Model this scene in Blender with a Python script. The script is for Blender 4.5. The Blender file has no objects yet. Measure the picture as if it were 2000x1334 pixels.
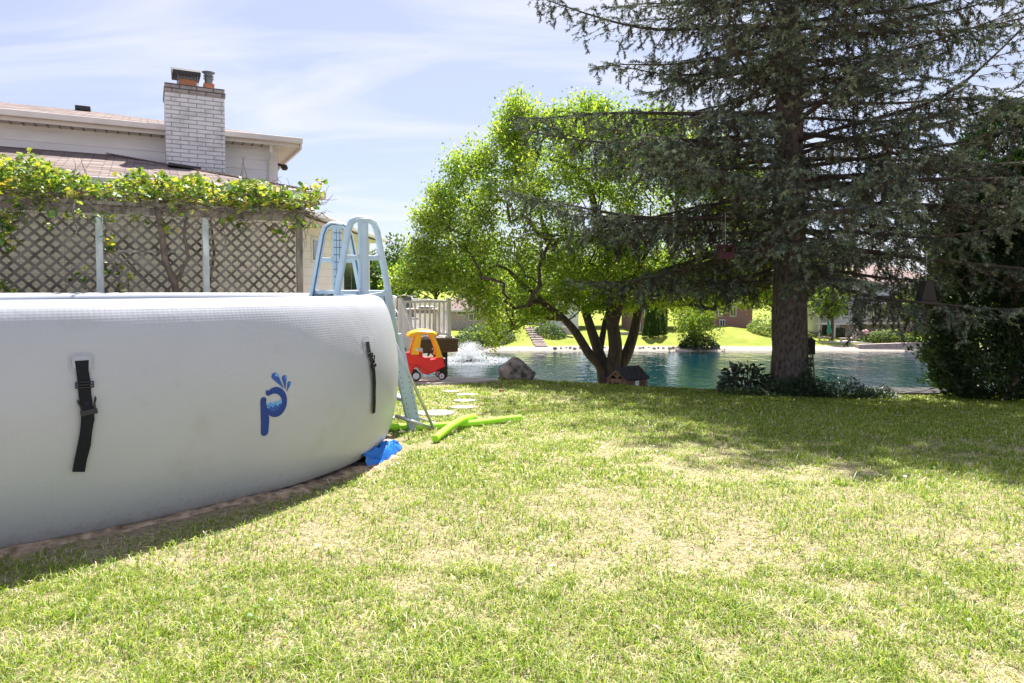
import bpy, math, random
import numpy as np
from mathutils import Vector, Matrix
from mathutils.bvhtree import BVHTree
from mathutils.geometry import tessellate_polygon
random.seed(7); RNG = np.random.default_rng(7)
S = bpy.context.scene
COL = S.collection
R = math.radians

# ------------------------------------------------------------------ camera
CAMZ = 1.33; FPX = 1333.3; PITCH = R(2.3); SHIFT = -53.5/2000
cam_d = bpy.data.cameras.new("camera"); cam = bpy.data.objects.new("camera", cam_d); COL.objects.link(cam)
cam_d.lens = 24; cam_d.sensor_width = 36; cam_d.shift_y = SHIFT
cam_d.clip_start = 0.05; cam_d.clip_end = 3000
cam.location = (0, 0, CAMZ); cam.rotation_euler = (math.pi/2-PITCH, 0, 0)
S.camera = cam

# ------------------------------------------------------------------ light and sky
SUN_AZ = R(10); SUN_EL = R(56)
w = bpy.data.worlds.new("World"); S.world = w; w.use_nodes = True
nt = w.node_tree; nt.nodes.clear()
def N(nt, t, **k):
    n = nt.nodes.new(t)
    for a, b in k.items():
        if a in ('inp',):
            for i, v in b.items(): n.inputs[i].default_value = v
        else: setattr(n, a, b)
    return n
sky = N(nt, 'ShaderNodeTexSky', sky_type='NISHITA', sun_disc=False, sun_elevation=SUN_EL, sun_rotation=SUN_AZ,
        air_density=1.0, dust_density=0.6, ozone_density=1.6, altitude=200)
tc = N(nt, 'ShaderNodeTexCoord'); sx = N(nt, 'ShaderNodeSeparateXYZ'); nt.links.new(tc.outputs['Generated'], sx.inputs[0])
zz = N(nt, 'ShaderNodeMath', operation='ADD'); zz.inputs[1].default_value = 0.12; nt.links.new(sx.outputs['Z'], zz.inputs[0])
def div(o):
    m = N(nt, 'ShaderNodeMath', operation='DIVIDE'); nt.links.new(o, m.inputs[0]); nt.links.new(zz.outputs[0], m.inputs[1]); return m.outputs[0]
cx = N(nt, 'ShaderNodeCombineXYZ'); nt.links.new(div(sx.outputs['X']), cx.inputs[0]); nt.links.new(div(sx.outputs['Y']), cx.inputs[1])
mp = N(nt, 'ShaderNodeMapping'); mp.inputs['Rotation'].default_value = (0, 0, R(28)); mp.inputs['Scale'].default_value = (0.55, 1.35, 1)
mp.inputs['Location'].default_value = (0.35, 0.55, 0)
nt.links.new(cx.outputs[0], mp.inputs[0])
nz = N(nt, 'ShaderNodeTexNoise'); nz.inputs['Scale'].default_value = 1.1; nz.inputs['Detail'].default_value = 7; nz.inputs['Roughness'].default_value = 0.55; nz.inputs['Distortion'].default_value = 1.1
nt.links.new(mp.outputs[0], nz.inputs['Vector'])
rp = N(nt, 'ShaderNodeValToRGB'); rp.color_ramp.elements[0].position = 0.46; rp.color_ramp.elements[0].color = (0, 0, 0, 1)
rp.color_ramp.elements[1].position = 0.82; rp.color_ramp.elements[1].color = (1, 1, 1, 1); nt.links.new(nz.outputs['Fac'], rp.inputs[0])
mx = N(nt, 'ShaderNodeMix', data_type='RGBA'); nt.links.new(rp.outputs[0], mx.inputs['Factor'])
tint = N(nt, 'ShaderNodeMix', data_type='RGBA', blend_type='MIX'); tint.inputs['Factor'].default_value = 0.6
nt.links.new(sky.outputs[0], tint.inputs['A']); tint.inputs['B'].default_value = (4.75, 4.85, 6.4, 1)
nt.links.new(tint.outputs['Result'], mx.inputs['A']); mx.inputs['B'].default_value = (6.5, 6.5, 6.9, 1)
bg = N(nt, 'ShaderNodeBackground'); bg.inputs['Strength'].default_value = 0.0595
nt.links.new(mx.outputs['Result'], bg.inputs[0]); ow = N(nt, 'ShaderNodeOutputWorld'); nt.links.new(bg.outputs[0], ow.inputs[0])
sd = bpy.data.lights.new("sun", 'SUN'); sd.energy = 5.0; sd.angle = R(0.53); sd.color = (1, 0.955, 0.88)
sun = bpy.data.objects.new("sun", sd); COL.objects.link(sun)
SV = Vector((math.sin(SUN_AZ)*math.cos(SUN_EL), math.cos(SUN_AZ)*math.cos(SUN_EL), math.sin(SUN_EL)))
sun.rotation_euler = (-SV).to_track_quat('-Z', 'Y').to_euler(); sun.location = SV*40
S.view_settings.view_transform = 'Standard'; S.view_settings.look = 'None'; S.view_settings.gamma = 1
S.view_settings.exposure = 1.42
S.render.resolution_x = 1024; S.render.resolution_y = 683

# ------------------------------------------------------------------ helpers
def ray(px, py):
    xc = (px-1000)/FPX; yc = (667+SHIFT*2000-py)/FPX
    c, s = math.cos(PITCH), math.sin(PITCH)
    return Vector((xc, c+yc*s, -s+yc*c))
def at(px, py, Y):
    r = ray(px, py); k = Y/r.y
    return Vector((r.x*k, Y, CAMZ+r.z*k))
OFF = {}
def tag(o, label=None, cat=None, group=None, kind=None):
    if label: o['label'] = label
    if cat: o['category'] = cat
    if group: o['group'] = group
    if kind: o['kind'] = kind
    return o
def thing(name, loc, label, cat, group=None, rz=0):
    o = bpy.data.objects.new(name, None); COL.objects.link(o); o.location = loc; o.rotation_euler = (0, 0, rz)
    o.empty_display_size = 0.1
    OFF[o] = Vector(loc)
    return tag(o, label, cat, group)
def link(name, me, m, parent, origin, local=False):
    o = bpy.data.objects.new(name, me); COL.objects.link(o)
    if m: me.materials.append(m)
    if parent is not None:
        o.parent = parent; OFF[o] = OFF[parent]
    else:
        OFF[o] = Vector(origin); o.location = OFF[o]
    return o
class MB:
    def __init__(s, T=None): s.v = []; s.f = []; s.T = T
    def add(s, vs, fs):
        b = len(s.v); s.v += [Vector(v) for v in vs]; s.f += [[i+b for i in f] for f in fs]; return s
    def box(s, a, b):
        x0, y0, z0 = a; x1, y1, z1 = b
        return s.add([(x0,y0,z0),(x1,y0,z0),(x1,y1,z0),(x0,y1,z0),(x0,y0,z1),(x1,y0,z1),(x1,y1,z1),(x0,y1,z1)],
                     [(3,2,1,0),(4,5,6,7),(0,1,5,4),(1,2,6,5),(2,3,7,6),(3,0,4,7)])
    def bar(s, p, q, w, h, up=(0,0,1)):
        p = Vector(p); q = Vector(q); d = (q-p).normalized(); up = Vector(up)
        x = d.cross(up)
        if x.length < 1e-4: x = d.cross(Vector((1,0,0)))
        x.normalize(); z = x.cross(d).normalized(); x *= w/2; z *= h/2
        vs = [p-x-z, p+x-z, p+x+z, p-x+z, q-x-z, q+x-z, q+x+z, q-x+z]
        return s.add(vs, [(0,1,2,3),(7,6,5,4),(0,4,5,1),(1,5,6,2),(2,6,7,3),(3,7,4,0)])
    def tube(s, pts, r, seg=8, cap=True, ex=1.0):
        pts = [Vector(p) for p in pts]; n = len(pts)
        rr = [r]*n if isinstance(r, (int, float)) else list(r)
        x = None; rings = []
        for i, p in enumerate(pts):
            d = (pts[min(i+1, n-1)]-pts[max(i-1, 0)])
            if d.length < 1e-9: d = Vector((0,0,1))
            d.normalize()
            if x is None:
                x = d.cross(Vector((0,0,1)))
                if x.length < 1e-3: x = Vector((1,0,0))
            x = (x - d*x.dot(d)).normalized(); y = d.cross(x)
            rings.append([p+(x*math.cos(2*math.pi*k/seg)+y*math.sin(2*math.pi*k/seg)*ex)*rr[i] for k in range(seg)])
        vs = [v for ring in rings for v in ring]
        fs = [(i*seg+k, i*seg+(k+1) % seg, (i+1)*seg+(k+1) % seg, (i+1)*seg+k) for i in range(n-1) for k in range(seg)]
        if cap: fs += [tuple(range(seg))[::-1], tuple((n-1)*seg+k for k in range(seg))]
        return s.add(vs, fs)
    def lathe(s, c, prof, seg=16):
        c = Vector(c); vs = []; n = len(prof)
        for r_, z in prof:
            for k in range(seg): a = 2*math.pi*k/seg; vs.append(c+Vector((r_*math.cos(a), r_*math.sin(a), z)))
        fs = [(i*seg+k, i*seg+(k+1) % seg, (i+1)*seg+(k+1) % seg, (i+1)*seg+k) for i in range(n-1) for k in range(seg)]
        fs += [tuple(range(seg))[::-1], tuple((n-1)*seg+k for k in range(seg))]
        return s.add(vs, fs)
    def disc(s, c, axis, r, t, seg=16):
        a = Vector(axis).normalized(); c = Vector(c)
        return s.tube([c-a*t/2, c+a*t/2], r, seg)
    def prism(s, poly, y0, y1, plane='xz'):
        n = len(poly)
        mk = (lambda p, y: (p[0], y, p[1])) if plane == 'xz' else ((lambda p, y: (y, p[0], p[1])) if plane == 'yz' else (lambda p, y: (p[0], p[1], y)))
        vs = [mk(p, y0) for p in poly]+[mk(p, y1) for p in poly]
        tri = tessellate_polygon([[Vector((p[0], p[1], 0)) for p in poly]])
        fs = [tuple(t) for t in tri]+[tuple(i+n for i in t)[::-1] for t in tri]+[(i, (i+1) % n, (i+1) % n+n, i+n) for i in range(n)]
        return s.add(vs, fs)
    def poly(s, pts): return s.add(pts, [tuple(range(len(pts)))])
    def mesh(s, name, off=Vector((0,0,0)), fix=True):
        T = s.T
        me = bpy.data.meshes.new(name)
        vs = [(T @ v if T else v)-off for v in s.v]
        me.from_pydata([tuple(v) for v in vs], [], s.f); me.validate(); me.update()
        if fix:
            import bmesh
            bm = bmesh.new(); bm.from_mesh(me); bmesh.ops.recalc_face_normals(bm, faces=bm.faces); bm.to_mesh(me); bm.free()
        return me
    def build(s, name, m, parent=None, origin=(0,0,0), smooth=False, bevel=0, sub=0, fix=True, seg=2):
        off = OFF[parent] if parent is not None else Vector(origin)
        o = link(name, s.mesh(name, off, fix), m, parent, origin)
        if smooth:
            for p in o.data.polygons: p.use_smooth = True
        if bevel:
            b = o.modifiers.new('bevel', 'BEVEL'); b.width = bevel; b.segments = seg; b.limit_method = 'ANGLE'; b.angle_limit = R(35)
            b.harden_normals = False
        if sub:
            b = o.modifiers.new('sub', 'SUBSURF'); b.levels = b.render_levels = sub
        return o
def npmesh(name, V, FS, m, parent=None, origin=(0,0,0), colr=None, smooth=False):
    """V (n,3) array; FS list of (k,m) int arrays"""
    off = np.array(OFF[parent] if parent is not None else Vector(origin))
    me = bpy.data.meshes.new(name); V = np.asarray(V, dtype=np.float32)-off.astype(np.float32)
    me.vertices.add(len(V)); me.vertices.foreach_set('co', V.ravel())
    nl = sum(F.size for F in FS); nf = sum(len(F) for F in FS)
    me.loops.add(nl); me.loops.foreach_set('vertex_index', np.concatenate([F.ravel() for F in FS]).astype(np.int32))
    tot = np.concatenate([np.full(len(F), F.shape[1], dtype=np.int32) for F in FS])
    me.polygons.add(nf); me.polygons.foreach_set('loop_start', (np.cumsum(tot)-tot).astype(np.int32))
    me.polygons.foreach_set('loop_total', tot)
    if smooth: me.polygons.foreach_set('use_smooth', np.ones(nf, dtype=bool))
    me.update(calc_edges=True)
    if colr is not None:
        a = me.color_attributes.new('tint', 'FLOAT_COLOR', 'POINT')
        c = np.ones((len(V), 4), dtype=np.float32); c[:, :3] = colr; a.data.foreach_set('color', c.ravel())
    return link(name, me, m, parent, origin)
def unit(a): return a/np.maximum(np.linalg.norm(a, axis=1, keepdims=True), 1e-9)
def leafgeo(P, D, Nn, L, W, cupz=0.25):
    """diamond leaves; P,D,Nn (n,3); L,W (n,)"""
    D = unit(D); X = unit(np.cross(D, Nn)); Z = np.cross(X, D)
    L = np.asarray(L)[:, None]; W = np.asarray(W)[:, None]
    a = P; b = P+D*L*0.45+X*W*0.5+Z*W*cupz; c = P+D*L; d = P+D*L*0.45-X*W*0.5+Z*W*cupz
    V = np.stack([a, b, c, d], axis=1).reshape(-1, 3)
    F = np.arange(len(P)*4).reshape(-1, 4)
    return V, F
def vnoise(x, y, sc, seed):
    r = np.random.default_rng(seed); g = r.random((64, 64))
    x = np.asarray(x)/sc+31.7; y = np.asarray(y)/sc+17.3
    xi = np.floor(x).astype(int); yi = np.floor(y).astype(int); fx = x-xi; fy = y-yi
    fx = fx*fx*(3-2*fx); fy = fy*fy*(3-2*fy)
    q = lambda i, j: g[i % 64, j % 64]
    return (q(xi, yi)*(1-fx)+q(xi+1, yi)*fx)*(1-fy)+(q(xi, yi+1)*(1-fx)+q(xi+1, yi+1)*fx)*fy
def lerp(a, b, t): return a+(b-a)*t

# ------------------------------------------------------------------ materials
def mat(name, col, rough=0.6, var=0.15, scale=8, bump=0.0, bscale=40, metal=0, spec=0.5, col2=None, stretch=(1,1,1), detail=5, trans=0, coat=0):
    m = bpy.data.materials.new(name); m.use_nodes = True; t = m.node_tree; p = t.nodes['Principled BSDF']
    p.inputs['Roughness'].default_value = rough; p.inputs['Metallic'].default_value = metal; p.inputs['Specular IOR Level'].default_value = spec
    p.inputs['Coat Weight'].default_value = coat
    co = N(t, 'ShaderNodeTexCoord'); ma = N(t, 'ShaderNodeMapping'); ma.inputs['Scale'].default_value = stretch; t.links.new(co.outputs['Object'], ma.inputs[0])
    n = N(t, 'ShaderNodeTexNoise'); n.inputs['Scale'].default_value = scale; n.inputs['Detail'].default_value = detail; t.links.new(ma.outputs[0], n.inputs['Vector'])
    r = N(t, 'ShaderNodeValToRGB'); r.color_ramp.elements[0].position = 0.3; r.color_ramp.elements[1].position = 0.7
    a = [c*(1-var) for c in col]; b = [min(1, c*(1+var)) for c in (col2 or col)]
    r.color_ramp.elements[0].color = (*a, 1); r.color_ramp.elements[1].color = (*b, 1)
    t.links.new(n.outputs['Fac'], r.inputs[0]); t.links.new(r.outputs[0], p.inputs['Base Color'])
    if bump:
        n2 = N(t, 'ShaderNodeTexNoise'); n2.inputs['Scale'].default_value = bscale; n2.inputs['Detail'].default_value = 6; t.links.new(ma.outputs[0], n2.inputs['Vector'])
        b_ = N(t, 'ShaderNodeBump'); b_.inputs['Strength'].default_value = bump; b_.inputs['Distance'].default_value = 0.02
        t.links.new(n2.outputs['Fac'], b_.inputs['Height']); t.links.new(b_.outputs[0], p.inputs['Normal'])
    return m
def leafmat(name, trans=0.45, rough=0.5, gloss=0.06, warm=(1.15, 1.1, 0.5)):
    m = bpy.data.materials.new(name); m.use_nodes = True; t = m.node_tree; t.nodes.clear()
    a = N(t, 'ShaderNodeAttribute', attribute_name='tint')
    d = N(t, 'ShaderNodeBsdfDiffuse'); tr = N(t, 'ShaderNodeBsdfTranslucent'); g = N(t, 'ShaderNodeBsdfGlossy'); g.inputs['Roughness'].default_value = rough
    g.inputs['Color'].default_value = (0.8, 0.85, 0.9, 1)
    mu = N(t, 'ShaderNodeMix', data_type='RGBA', blend_type='MULTIPLY'); mu.inputs['Factor'].default_value = 1; mu.inputs['B'].default_value = (*warm, 1)
    t.links.new(a.outputs['Color'], mu.inputs['A']); t.links.new(mu.outputs['Result'], tr.inputs[0]); t.links.new(a.outputs['Color'], d.inputs[0])
    m1 = N(t, 'ShaderNodeMixShader'); m1.inputs[0].default_value = trans; t.links.new(d.outputs[0], m1.inputs[1]); t.links.new(tr.outputs[0], m1.inputs[2])
    m2 = N(t, 'ShaderNodeMixShader'); m2.inputs[0].default_value = gloss; t.links.new(m1.outputs[0], m2.inputs[1]); t.links.new(g.outputs[0], m2.inputs[2])
    o = N(t, 'ShaderNodeOutputMaterial'); t.links.new(m2.outputs[0], o.inputs[0]); return m
def brickmat(name, c1, c2, mortar, bw, bh, ms=0.008, rough=0.85, axis='x', stain=(0.4,0.38,0.36), stain_amt=0.5, bump=0.5):
    """bricks in the object's plane: u along local x (or y), v = z"""
    m = bpy.data.materials.new(name); m.use_nodes = True; t = m.node_tree; p = t.nodes['Principled BSDF']; p.inputs['Roughness'].default_value = rough
    co = N(t, 'ShaderNodeTexCoord'); s_ = N(t, 'ShaderNodeSeparateXYZ'); t.links.new(co.outputs['Object'], s_.inputs[0])
    cb = N(t, 'ShaderNodeCombineXYZ')
    if axis == 'house':   # u = rotated by house angle
        v = N(t, 'ShaderNodeVectorMath', operation='DOT_PRODUCT'); v.inputs[1].default_value = (HU.x+HN.x, HU.y+HN.y, 0); t.links.new(co.outputs['Object'], v.inputs[0]); t.links.new(v.outputs['Value'], cb.inputs[0])
    elif axis == 'y': t.links.new(s_.outputs['Y'], cb.inputs[0])
    else: t.links.new(s_.outputs['X'], cb.inputs[0])
    t.links.new(s_.outputs['Z'], cb.inputs[1])
    b = N(t, 'ShaderNodeTexBrick'); b.inputs['Scale'].default_value = 1; b.inputs['Brick Width'].default_value = bw; b.inputs['Row Height'].default_value = bh
    b.inputs['Mortar Size'].default_value = ms; b.inputs['Color1'].default_value = (*c1, 1); b.inputs['Color2'].default_value = (*c2, 1); b.inputs['Mortar'].default_value = (*mortar, 1)
    b.inputs['Mortar Smooth'].default_value = 0.3
    t.links.new(cb.outputs[0], b.inputs['Vector'])
    n = N(t, 'ShaderNodeTexNoise'); n.inputs['Scale'].default_value = 3.5; n.inputs['Detail'].default_value = 8; n.inputs['Roughness'].default_value = 0.7; t.links.new(co.outputs['Object'], n.inputs['Vector'])
    r = N(t, 'ShaderNodeValToRGB'); r.color_ramp.elements[0].position = 0.48; r.color_ramp.elements[1].position = 0.72; r.color_ramp.elements[1].color = (stain_amt,)*3+(1,)
    r.color_ramp.elements[0].color = (0,0,0,1); t.links.new(n.outputs['Fac'], r.inputs[0])
    mx = N(t, 'ShaderNodeMix', data_type='RGBA'); t.links.new(r.outputs[0], mx.inputs['Factor']); t.links.new(b.outputs['Color'], mx.inputs['A']); mx.inputs['B'].default_value = (*stain, 1)
    t.links.new(mx.outputs['Result'], p.inputs['Base Color'])
    bu = N(t, 'ShaderNodeBump'); bu.inputs['Strength'].default_value = bump; bu.inputs['Distance'].default_value = 0.01; bu.invert = True
    t.links.new(b.outputs['Fac'], bu.inputs['Height']); t.links.new(bu.outputs[0], p.inputs['Normal'])
    return m
HU = Vector((0.883, 0.469, 0)); HN = Vector((-0.469, 0.883, 0))
M = dict(
 bark=mat('bark', (0.085,0.065,0.05), .95, .45, 14, .9, 30, stretch=(1,1,.3)),
 sbark=mat('spruce_bark', (0.075,0.06,0.052), .95, .45, 22, 1.0, 45, col2=(0.14,0.115,0.10), stretch=(1,1,.5)),
 twig=mat('twig', (0.075,0.058,0.045), .95, .4, 6),
 vinewood=mat('vine_wood', (0.16,0.12,0.10), .95, .4, 9, .6, 30),
 pvc=mat('pool_vinyl', (0.45,0.465,0.51), .33, .03, 2, spec=.5),
 black=mat('black_webbing', (0.006,0.007,0.012), .7, .2, 60, .3, 300, spec=.3),
 blackp=mat('black_plastic', (0.012,0.012,0.014), .35, .1, 10),
 clear=mat('vinyl_patch', (0.42,0.43,0.48), .2, .03, 12),
 navy=mat('navy_print', (0.003,0.035,0.24), .6, .03, 5), blue=mat('blue_print', (0.006,0.08,0.38), .4, .05, 5), lblue=mat('light_blue_print', (0.12,0.42,0.85), .4, .03, 5),
 ladder=mat('ladder_plastic', (0.40,0.50,0.57), .5, .07, 6, .05, 80),
 ladderd=mat('ladder_groove', (0.06,0.10,0.17), .5, .07, 6),
 galv=mat('galvanised_tube', (0.5,0.52,0.55), .35, .12, 20, metal=.8),
 noodle=mat('lime_foam', (0.40,0.86,0.03), .7, .04, 30, .15, 200),
 tarp=mat('blue_tarp', (0.01,0.16,0.62), .42, .1, 10, .25, 60),
 sand=mat('sand', (0.20,0.13,0.075), .95, .3, 14, 1.0, 40, col2=(0.50,0.37,0.25)),
 stone=mat('paving_stone', (0.50,0.45,0.38), .9, .2, 10, .5, 60),
 conc=mat('concrete', (0.50,0.46,0.42), .9, .14, 4, .3, 60),
 rock=mat('boulder', (0.05,0.042,0.036), .9, .3, 7, 1.0, 22, col2=(0.33,0.28,0.24), detail=12),
 white=mat('white_vinyl', (0.84,0.82,0.86), .45, .04, 5), trimw=mat('painted_trim', (0.74,0.70,0.67), .55, .07, 4),
 siding=mat('siding', (0.84,0.81,0.84), .6, .08, 3, stretch=(.4,.4,2)),
 gutter=mat('gutter', (0.70,0.64,0.61), .5, .07, 4),
 soffit=mat('soffit', (0.62,0.57,0.49), .7, .08, 4),
 terra=mat('clay_flue', (0.50,0.20,0.11), .85, .2, 12), dmetal=mat('dark_sheet_metal', (0.025,0.022,0.025), .5, .3, 9),
 vmetal=mat('vent_metal', (0.25,0.27,0.28), .5, .2, 12, metal=.6),
 wood=mat('weathered_wood', (0.15,0.125,0.10), .9, .4, 10, .5, 60, col2=(0.30,0.265,0.235), stretch=(1,1,.2)),
 lat=mat('lattice_wood', (0.11,0.092,0.075), .9, .4, 5, .3, 80, col2=(0.22,0.195,0.175)),
 postw=mat('weathered_white_post', (0.42,0.47,0.47), .85, .2, 10, .3, 60, col2=(0.62,0.66,0.66), stretch=(1,1,.3)),
 deckb=mat('brown_deck_board', (0.135,0.075,0.05), .7, .25, 6, .2, 60, stretch=(.3,1,4)),
 red=mat('red_plastic', (0.75,0.008,0.015), .38, .06, 3), yellow=mat('yellow_plastic', (0.90,0.44,0.01), .4, .05, 3),
 hub=mat('grey_plastic_hub', (0.62,0.62,0.64), .45, .1, 10), tyre=mat('tyre_plastic', (0.015,0.014,0.014), .7, .2, 10),
 cedar=mat('cedar', (0.26,0.15,0.10), .85, .3, 14, .4, 60, stretch=(1,1,.5)),
 shing=mat('dark_shingles', (0.016,0.016,0.018), .9, .4, 22, .7, 40, col2=(0.07,0.065,0.07)),
 glass=mat('window_glass', (0.03,0.035,0.045), .06, .3, 2, spec=1.0),
 farwhite=mat('white_plaster', (0.66,0.65,0.68), .7, .06, 1), farbrick=mat('red_brick', (0.24,0.12,0.105), .9, .25, 9, col2=(0.30,0.17,0.15)),
 farstone=mat('pale_brick', (0.34,0.27,0.25), .9, .3, 6, col2=(0.46,0.38,0.35)), farroof=mat('brown_roof', (0.24,0.17,0.16), .9, .15, 3), droof=mat('dark_roof', (0.075,0.055,0.06), .9, .2, 3),
 redwood=mat('red_painted_wood', (0.05,0.004,0.008), .7, .3, 20, .3, 60), dark=mat('dark_wood', (0.03,0.025,0.022), .8, .3, 10),
 chairm=mat('dark_mesh_fabric', (0.14,0.14,0.17), .8, .1, 30), chairf=mat('pale_tube', (0.72,0.69,0.68), .4, .05, 6),
 tan=mat('tan_resin', (0.42,0.34,0.29), .6, .1, 6), green=mat('green_canvas', (0.02,0.22,0.12), .7, .1, 5), pink=mat('pink_planter', (0.75,0.35,0.42), .6, .1, 8),
 leaf=leafmat('tree_leaf', .55, warm=(1.12, 1.22, .75)), vleaf=leafmat('vine_leaf', .5), needle=leafmat('needle', .08, gloss=.02, warm=(1,1,.7)), thuja=leafmat('thuja_leaf', .22, gloss=.05),
 grass=leafmat('grass_blade', .42, gloss=.018, rough=.4, warm=(1.0,1.08,.8)), farleaf=leafmat('far_leaf', .45, gloss=.03), shrub=leafmat('shrub_leaf', .3, gloss=.1),
)
# pool: drop-stitch cloth pattern as fine bump on the vinyl
def pool_mat():
    m = M['pvc']; t = m.node_tree; p = t.nodes['Principled BSDF']
    uv = N(t, 'ShaderNodeUVMap'); uv.uv_map = 'UVMap'
    ck = N(t, 'ShaderNodeSeparateXYZ'); t.links.new(uv.outputs[0], ck.inputs[0])
    def wave(o, k):
        a = N(t, 'ShaderNodeMath', operation='MULTIPLY'); a.inputs[1].default_value = k; t.links.new(o, a.inputs[0])
        b = N(t, 'ShaderNodeMath', operation='SINE'); t.links.new(a.outputs[0], b.inputs[0]); return b.outputs[0]
    ad = N(t, 'ShaderNodeMath', operation='ADD'); t.links.new(wave(ck.outputs[0], 2*math.pi/0.026), ad.inputs[0]); t.links.new(wave(ck.outputs[1], 2*math.pi/0.017), ad.inputs[1])
    co = N(t, 'ShaderNodeTexCoord'); n = N(t, 'ShaderNodeTexNoise'); n.inputs['Scale'].default_value = 1.6; t.links.new(co.outputs['Object'], n.inputs['Vector'])
    mu = N(t, 'ShaderNodeMath', operation='MULTIPLY'); t.links.new(ad.outputs[0], mu.inputs[0]); t.links.new(n.outputs['Fac'], mu.inputs[1])
    bu = N(t, 'ShaderNodeBump'); bu.inputs['Strength'].default_value = 0.5; bu.inputs['Distance'].default_value = 0.0006
    t.links.new(mu.outputs[0], bu.inputs['Height'])
    nw = N(t, 'ShaderNodeTexNoise'); nw.inputs['Scale'].default_value = 2.2; nw.inputs['Detail'].default_value = 4; nw.inputs['Distortion'].default_value = .6; t.links.new(co.outputs['Object'], nw.inputs['Vector'])
    bw_ = N(t, 'ShaderNodeBump'); bw_.inputs['Strength'].default_value = 1; bw_.inputs['Distance'].default_value = 0.008; t.links.new(nw.outputs['Fac'], bw_.inputs['Height']); t.links.new(bu.outputs[0], bw_.inputs['Normal']); t.links.new(bw_.outputs[0], p.inputs['Normal'])
    # faint yellowish grime stains with a shape of their own
    n2 = N(t, 'ShaderNodeTexNoise'); n2.inputs['Scale'].default_value = 3.2; n2.inputs['Detail'].default_value = 8; t.links.new(co.outputs['Object'], n2.inputs['Vector'])
    r = N(t, 'ShaderNodeValToRGB'); r.color_ramp.elements[0].position = .60; r.color_ramp.elements[1].position = .8
    r.color_ramp.elements[0].color = (0,0,0,1); r.color_ramp.elements[1].color = (.5,.5,.5,1); t.links.new(n2.outputs['Fac'], r.inputs[0])
    mx = N(t, 'ShaderNodeMix', data_type='RGBA'); t.links.new(r.outputs[0], mx.inputs['Factor'])
    old = p.inputs['Base Color'].links[0].from_socket; t.links.new(old, mx.inputs['A']); mx.inputs['B'].default_value = (0.35, 0.345, 0.30, 1)
    sz = N(t, 'ShaderNodeSeparateXYZ'); t.links.new(co.outputs['Object'], sz.inputs[0])
    mrz = N(t, 'ShaderNodeMapRange'); mrz.inputs['From Min'].default_value = .20; mrz.inputs['From Max'].default_value = .0; mrz.inputs['To Max'].default_value = .35; t.links.new(sz.outputs['Z'], mrz.inputs['Value'])
    n3 = N(t, 'ShaderNodeTexNoise'); n3.inputs['Scale'].default_value = 38; n3.inputs['Detail'].default_value = 6; t.links.new(co.outputs['Object'], n3.inputs['Vector'])
    r3 = N(t, 'ShaderNodeValToRGB'); r3.color_ramp.elements[0].position = .5; r3.color_ramp.elements[1].position = .68; t.links.new(n3.outputs['Fac'], r3.inputs[0])
    m3 = N(t, 'ShaderNodeMath', operation='MULTIPLY'); t.links.new(mrz.outputs[0], m3.inputs[0]); t.links.new(r3.outputs[0], m3.inputs[1])
    mx2 = N(t, 'ShaderNodeMix', data_type='RGBA'); t.links.new(m3.outputs[0], mx2.inputs['Factor']); t.links.new(mx.outputs['Result'], mx2.inputs['A']); mx2.inputs['B'].default_value = (.20,.17,.11,1)
    t.links.new(mx2.outputs['Result'], p.inputs['Base Color'])
pool_mat()

# ------------------------------------------------------------------ terrain
WATER = -6.3
def ground(x, y):
    x = np.asarray(x, float); y = np.asarray(y, float)
    k = np.interp(x, [-6, -1.2, .3, 1.2, 2.5, 6, 12], [.40, .46, .50, .55, .62, .78, .80])
    near = -k*np.clip((y-4.2)/8.8, 0, 1.02)**1.15
    near = near+0.012*(vnoise(x, y, 1.3, 5)-.5)
    slope = -np.clip(y-13.2, 0, None)*0.30
    top = near+slope*np.clip((y-13.2)/1.5, 0, 1)
    bank = np.interp(x, [-60, -10, -2, 1, 4, 8, 12, 22, 30, 38, 43, 49, 56, 70], [-4.6, -4.6, -4.8, -3.9, -4.1, -5.0, -4.9, -4.9, -4.2, -5.2, -5.6, -5.6, -4.5, -4.5])
    t1 = np.clip((y-79)/2.0, 0, 1); t2 = np.clip((y-81)/11, 0, 1); t2 = t2*t2*(3-2*t2)
    far = lerp(lerp(-7.4, -6.02, t1), bank, t2)+np.clip(y-95, 0, 200)*0.008
    far = np.where(y < 79, -7.4, far)
    return np.where(y < 60, np.maximum(top, -7.4), far)
def gz(x, y): return float(ground(x, y))
xs = np.unique(np.concatenate([np.linspace(-420, -30, 30), np.linspace(-30, -8, 23), np.linspace(-8, 14, 110), np.linspace(14, 80, 50), np.linspace(80, 500, 30)]))
ys = np.unique(np.concatenate([np.linspace(-40, -1, 14), np.linspace(-1, 16, 110), np.linspace(16, 78, 40), np.linspace(78, 96, 46), np.linspace(96, 900, 30)]))
GX, GY = np.meshgrid(xs, ys, indexing='ij'); GZ = ground(GX, GY)
V = np.stack([GX, GY, GZ], -1).reshape(-1, 3); ni, nj = GX.shape
idx = np.arange(ni*nj).reshape(ni, nj)
F = np.stack([idx[:-1,:-1], idx[1:,:-1], idx[1:,1:], idx[:-1,1:]], -1).reshape(-1, 4)
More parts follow.
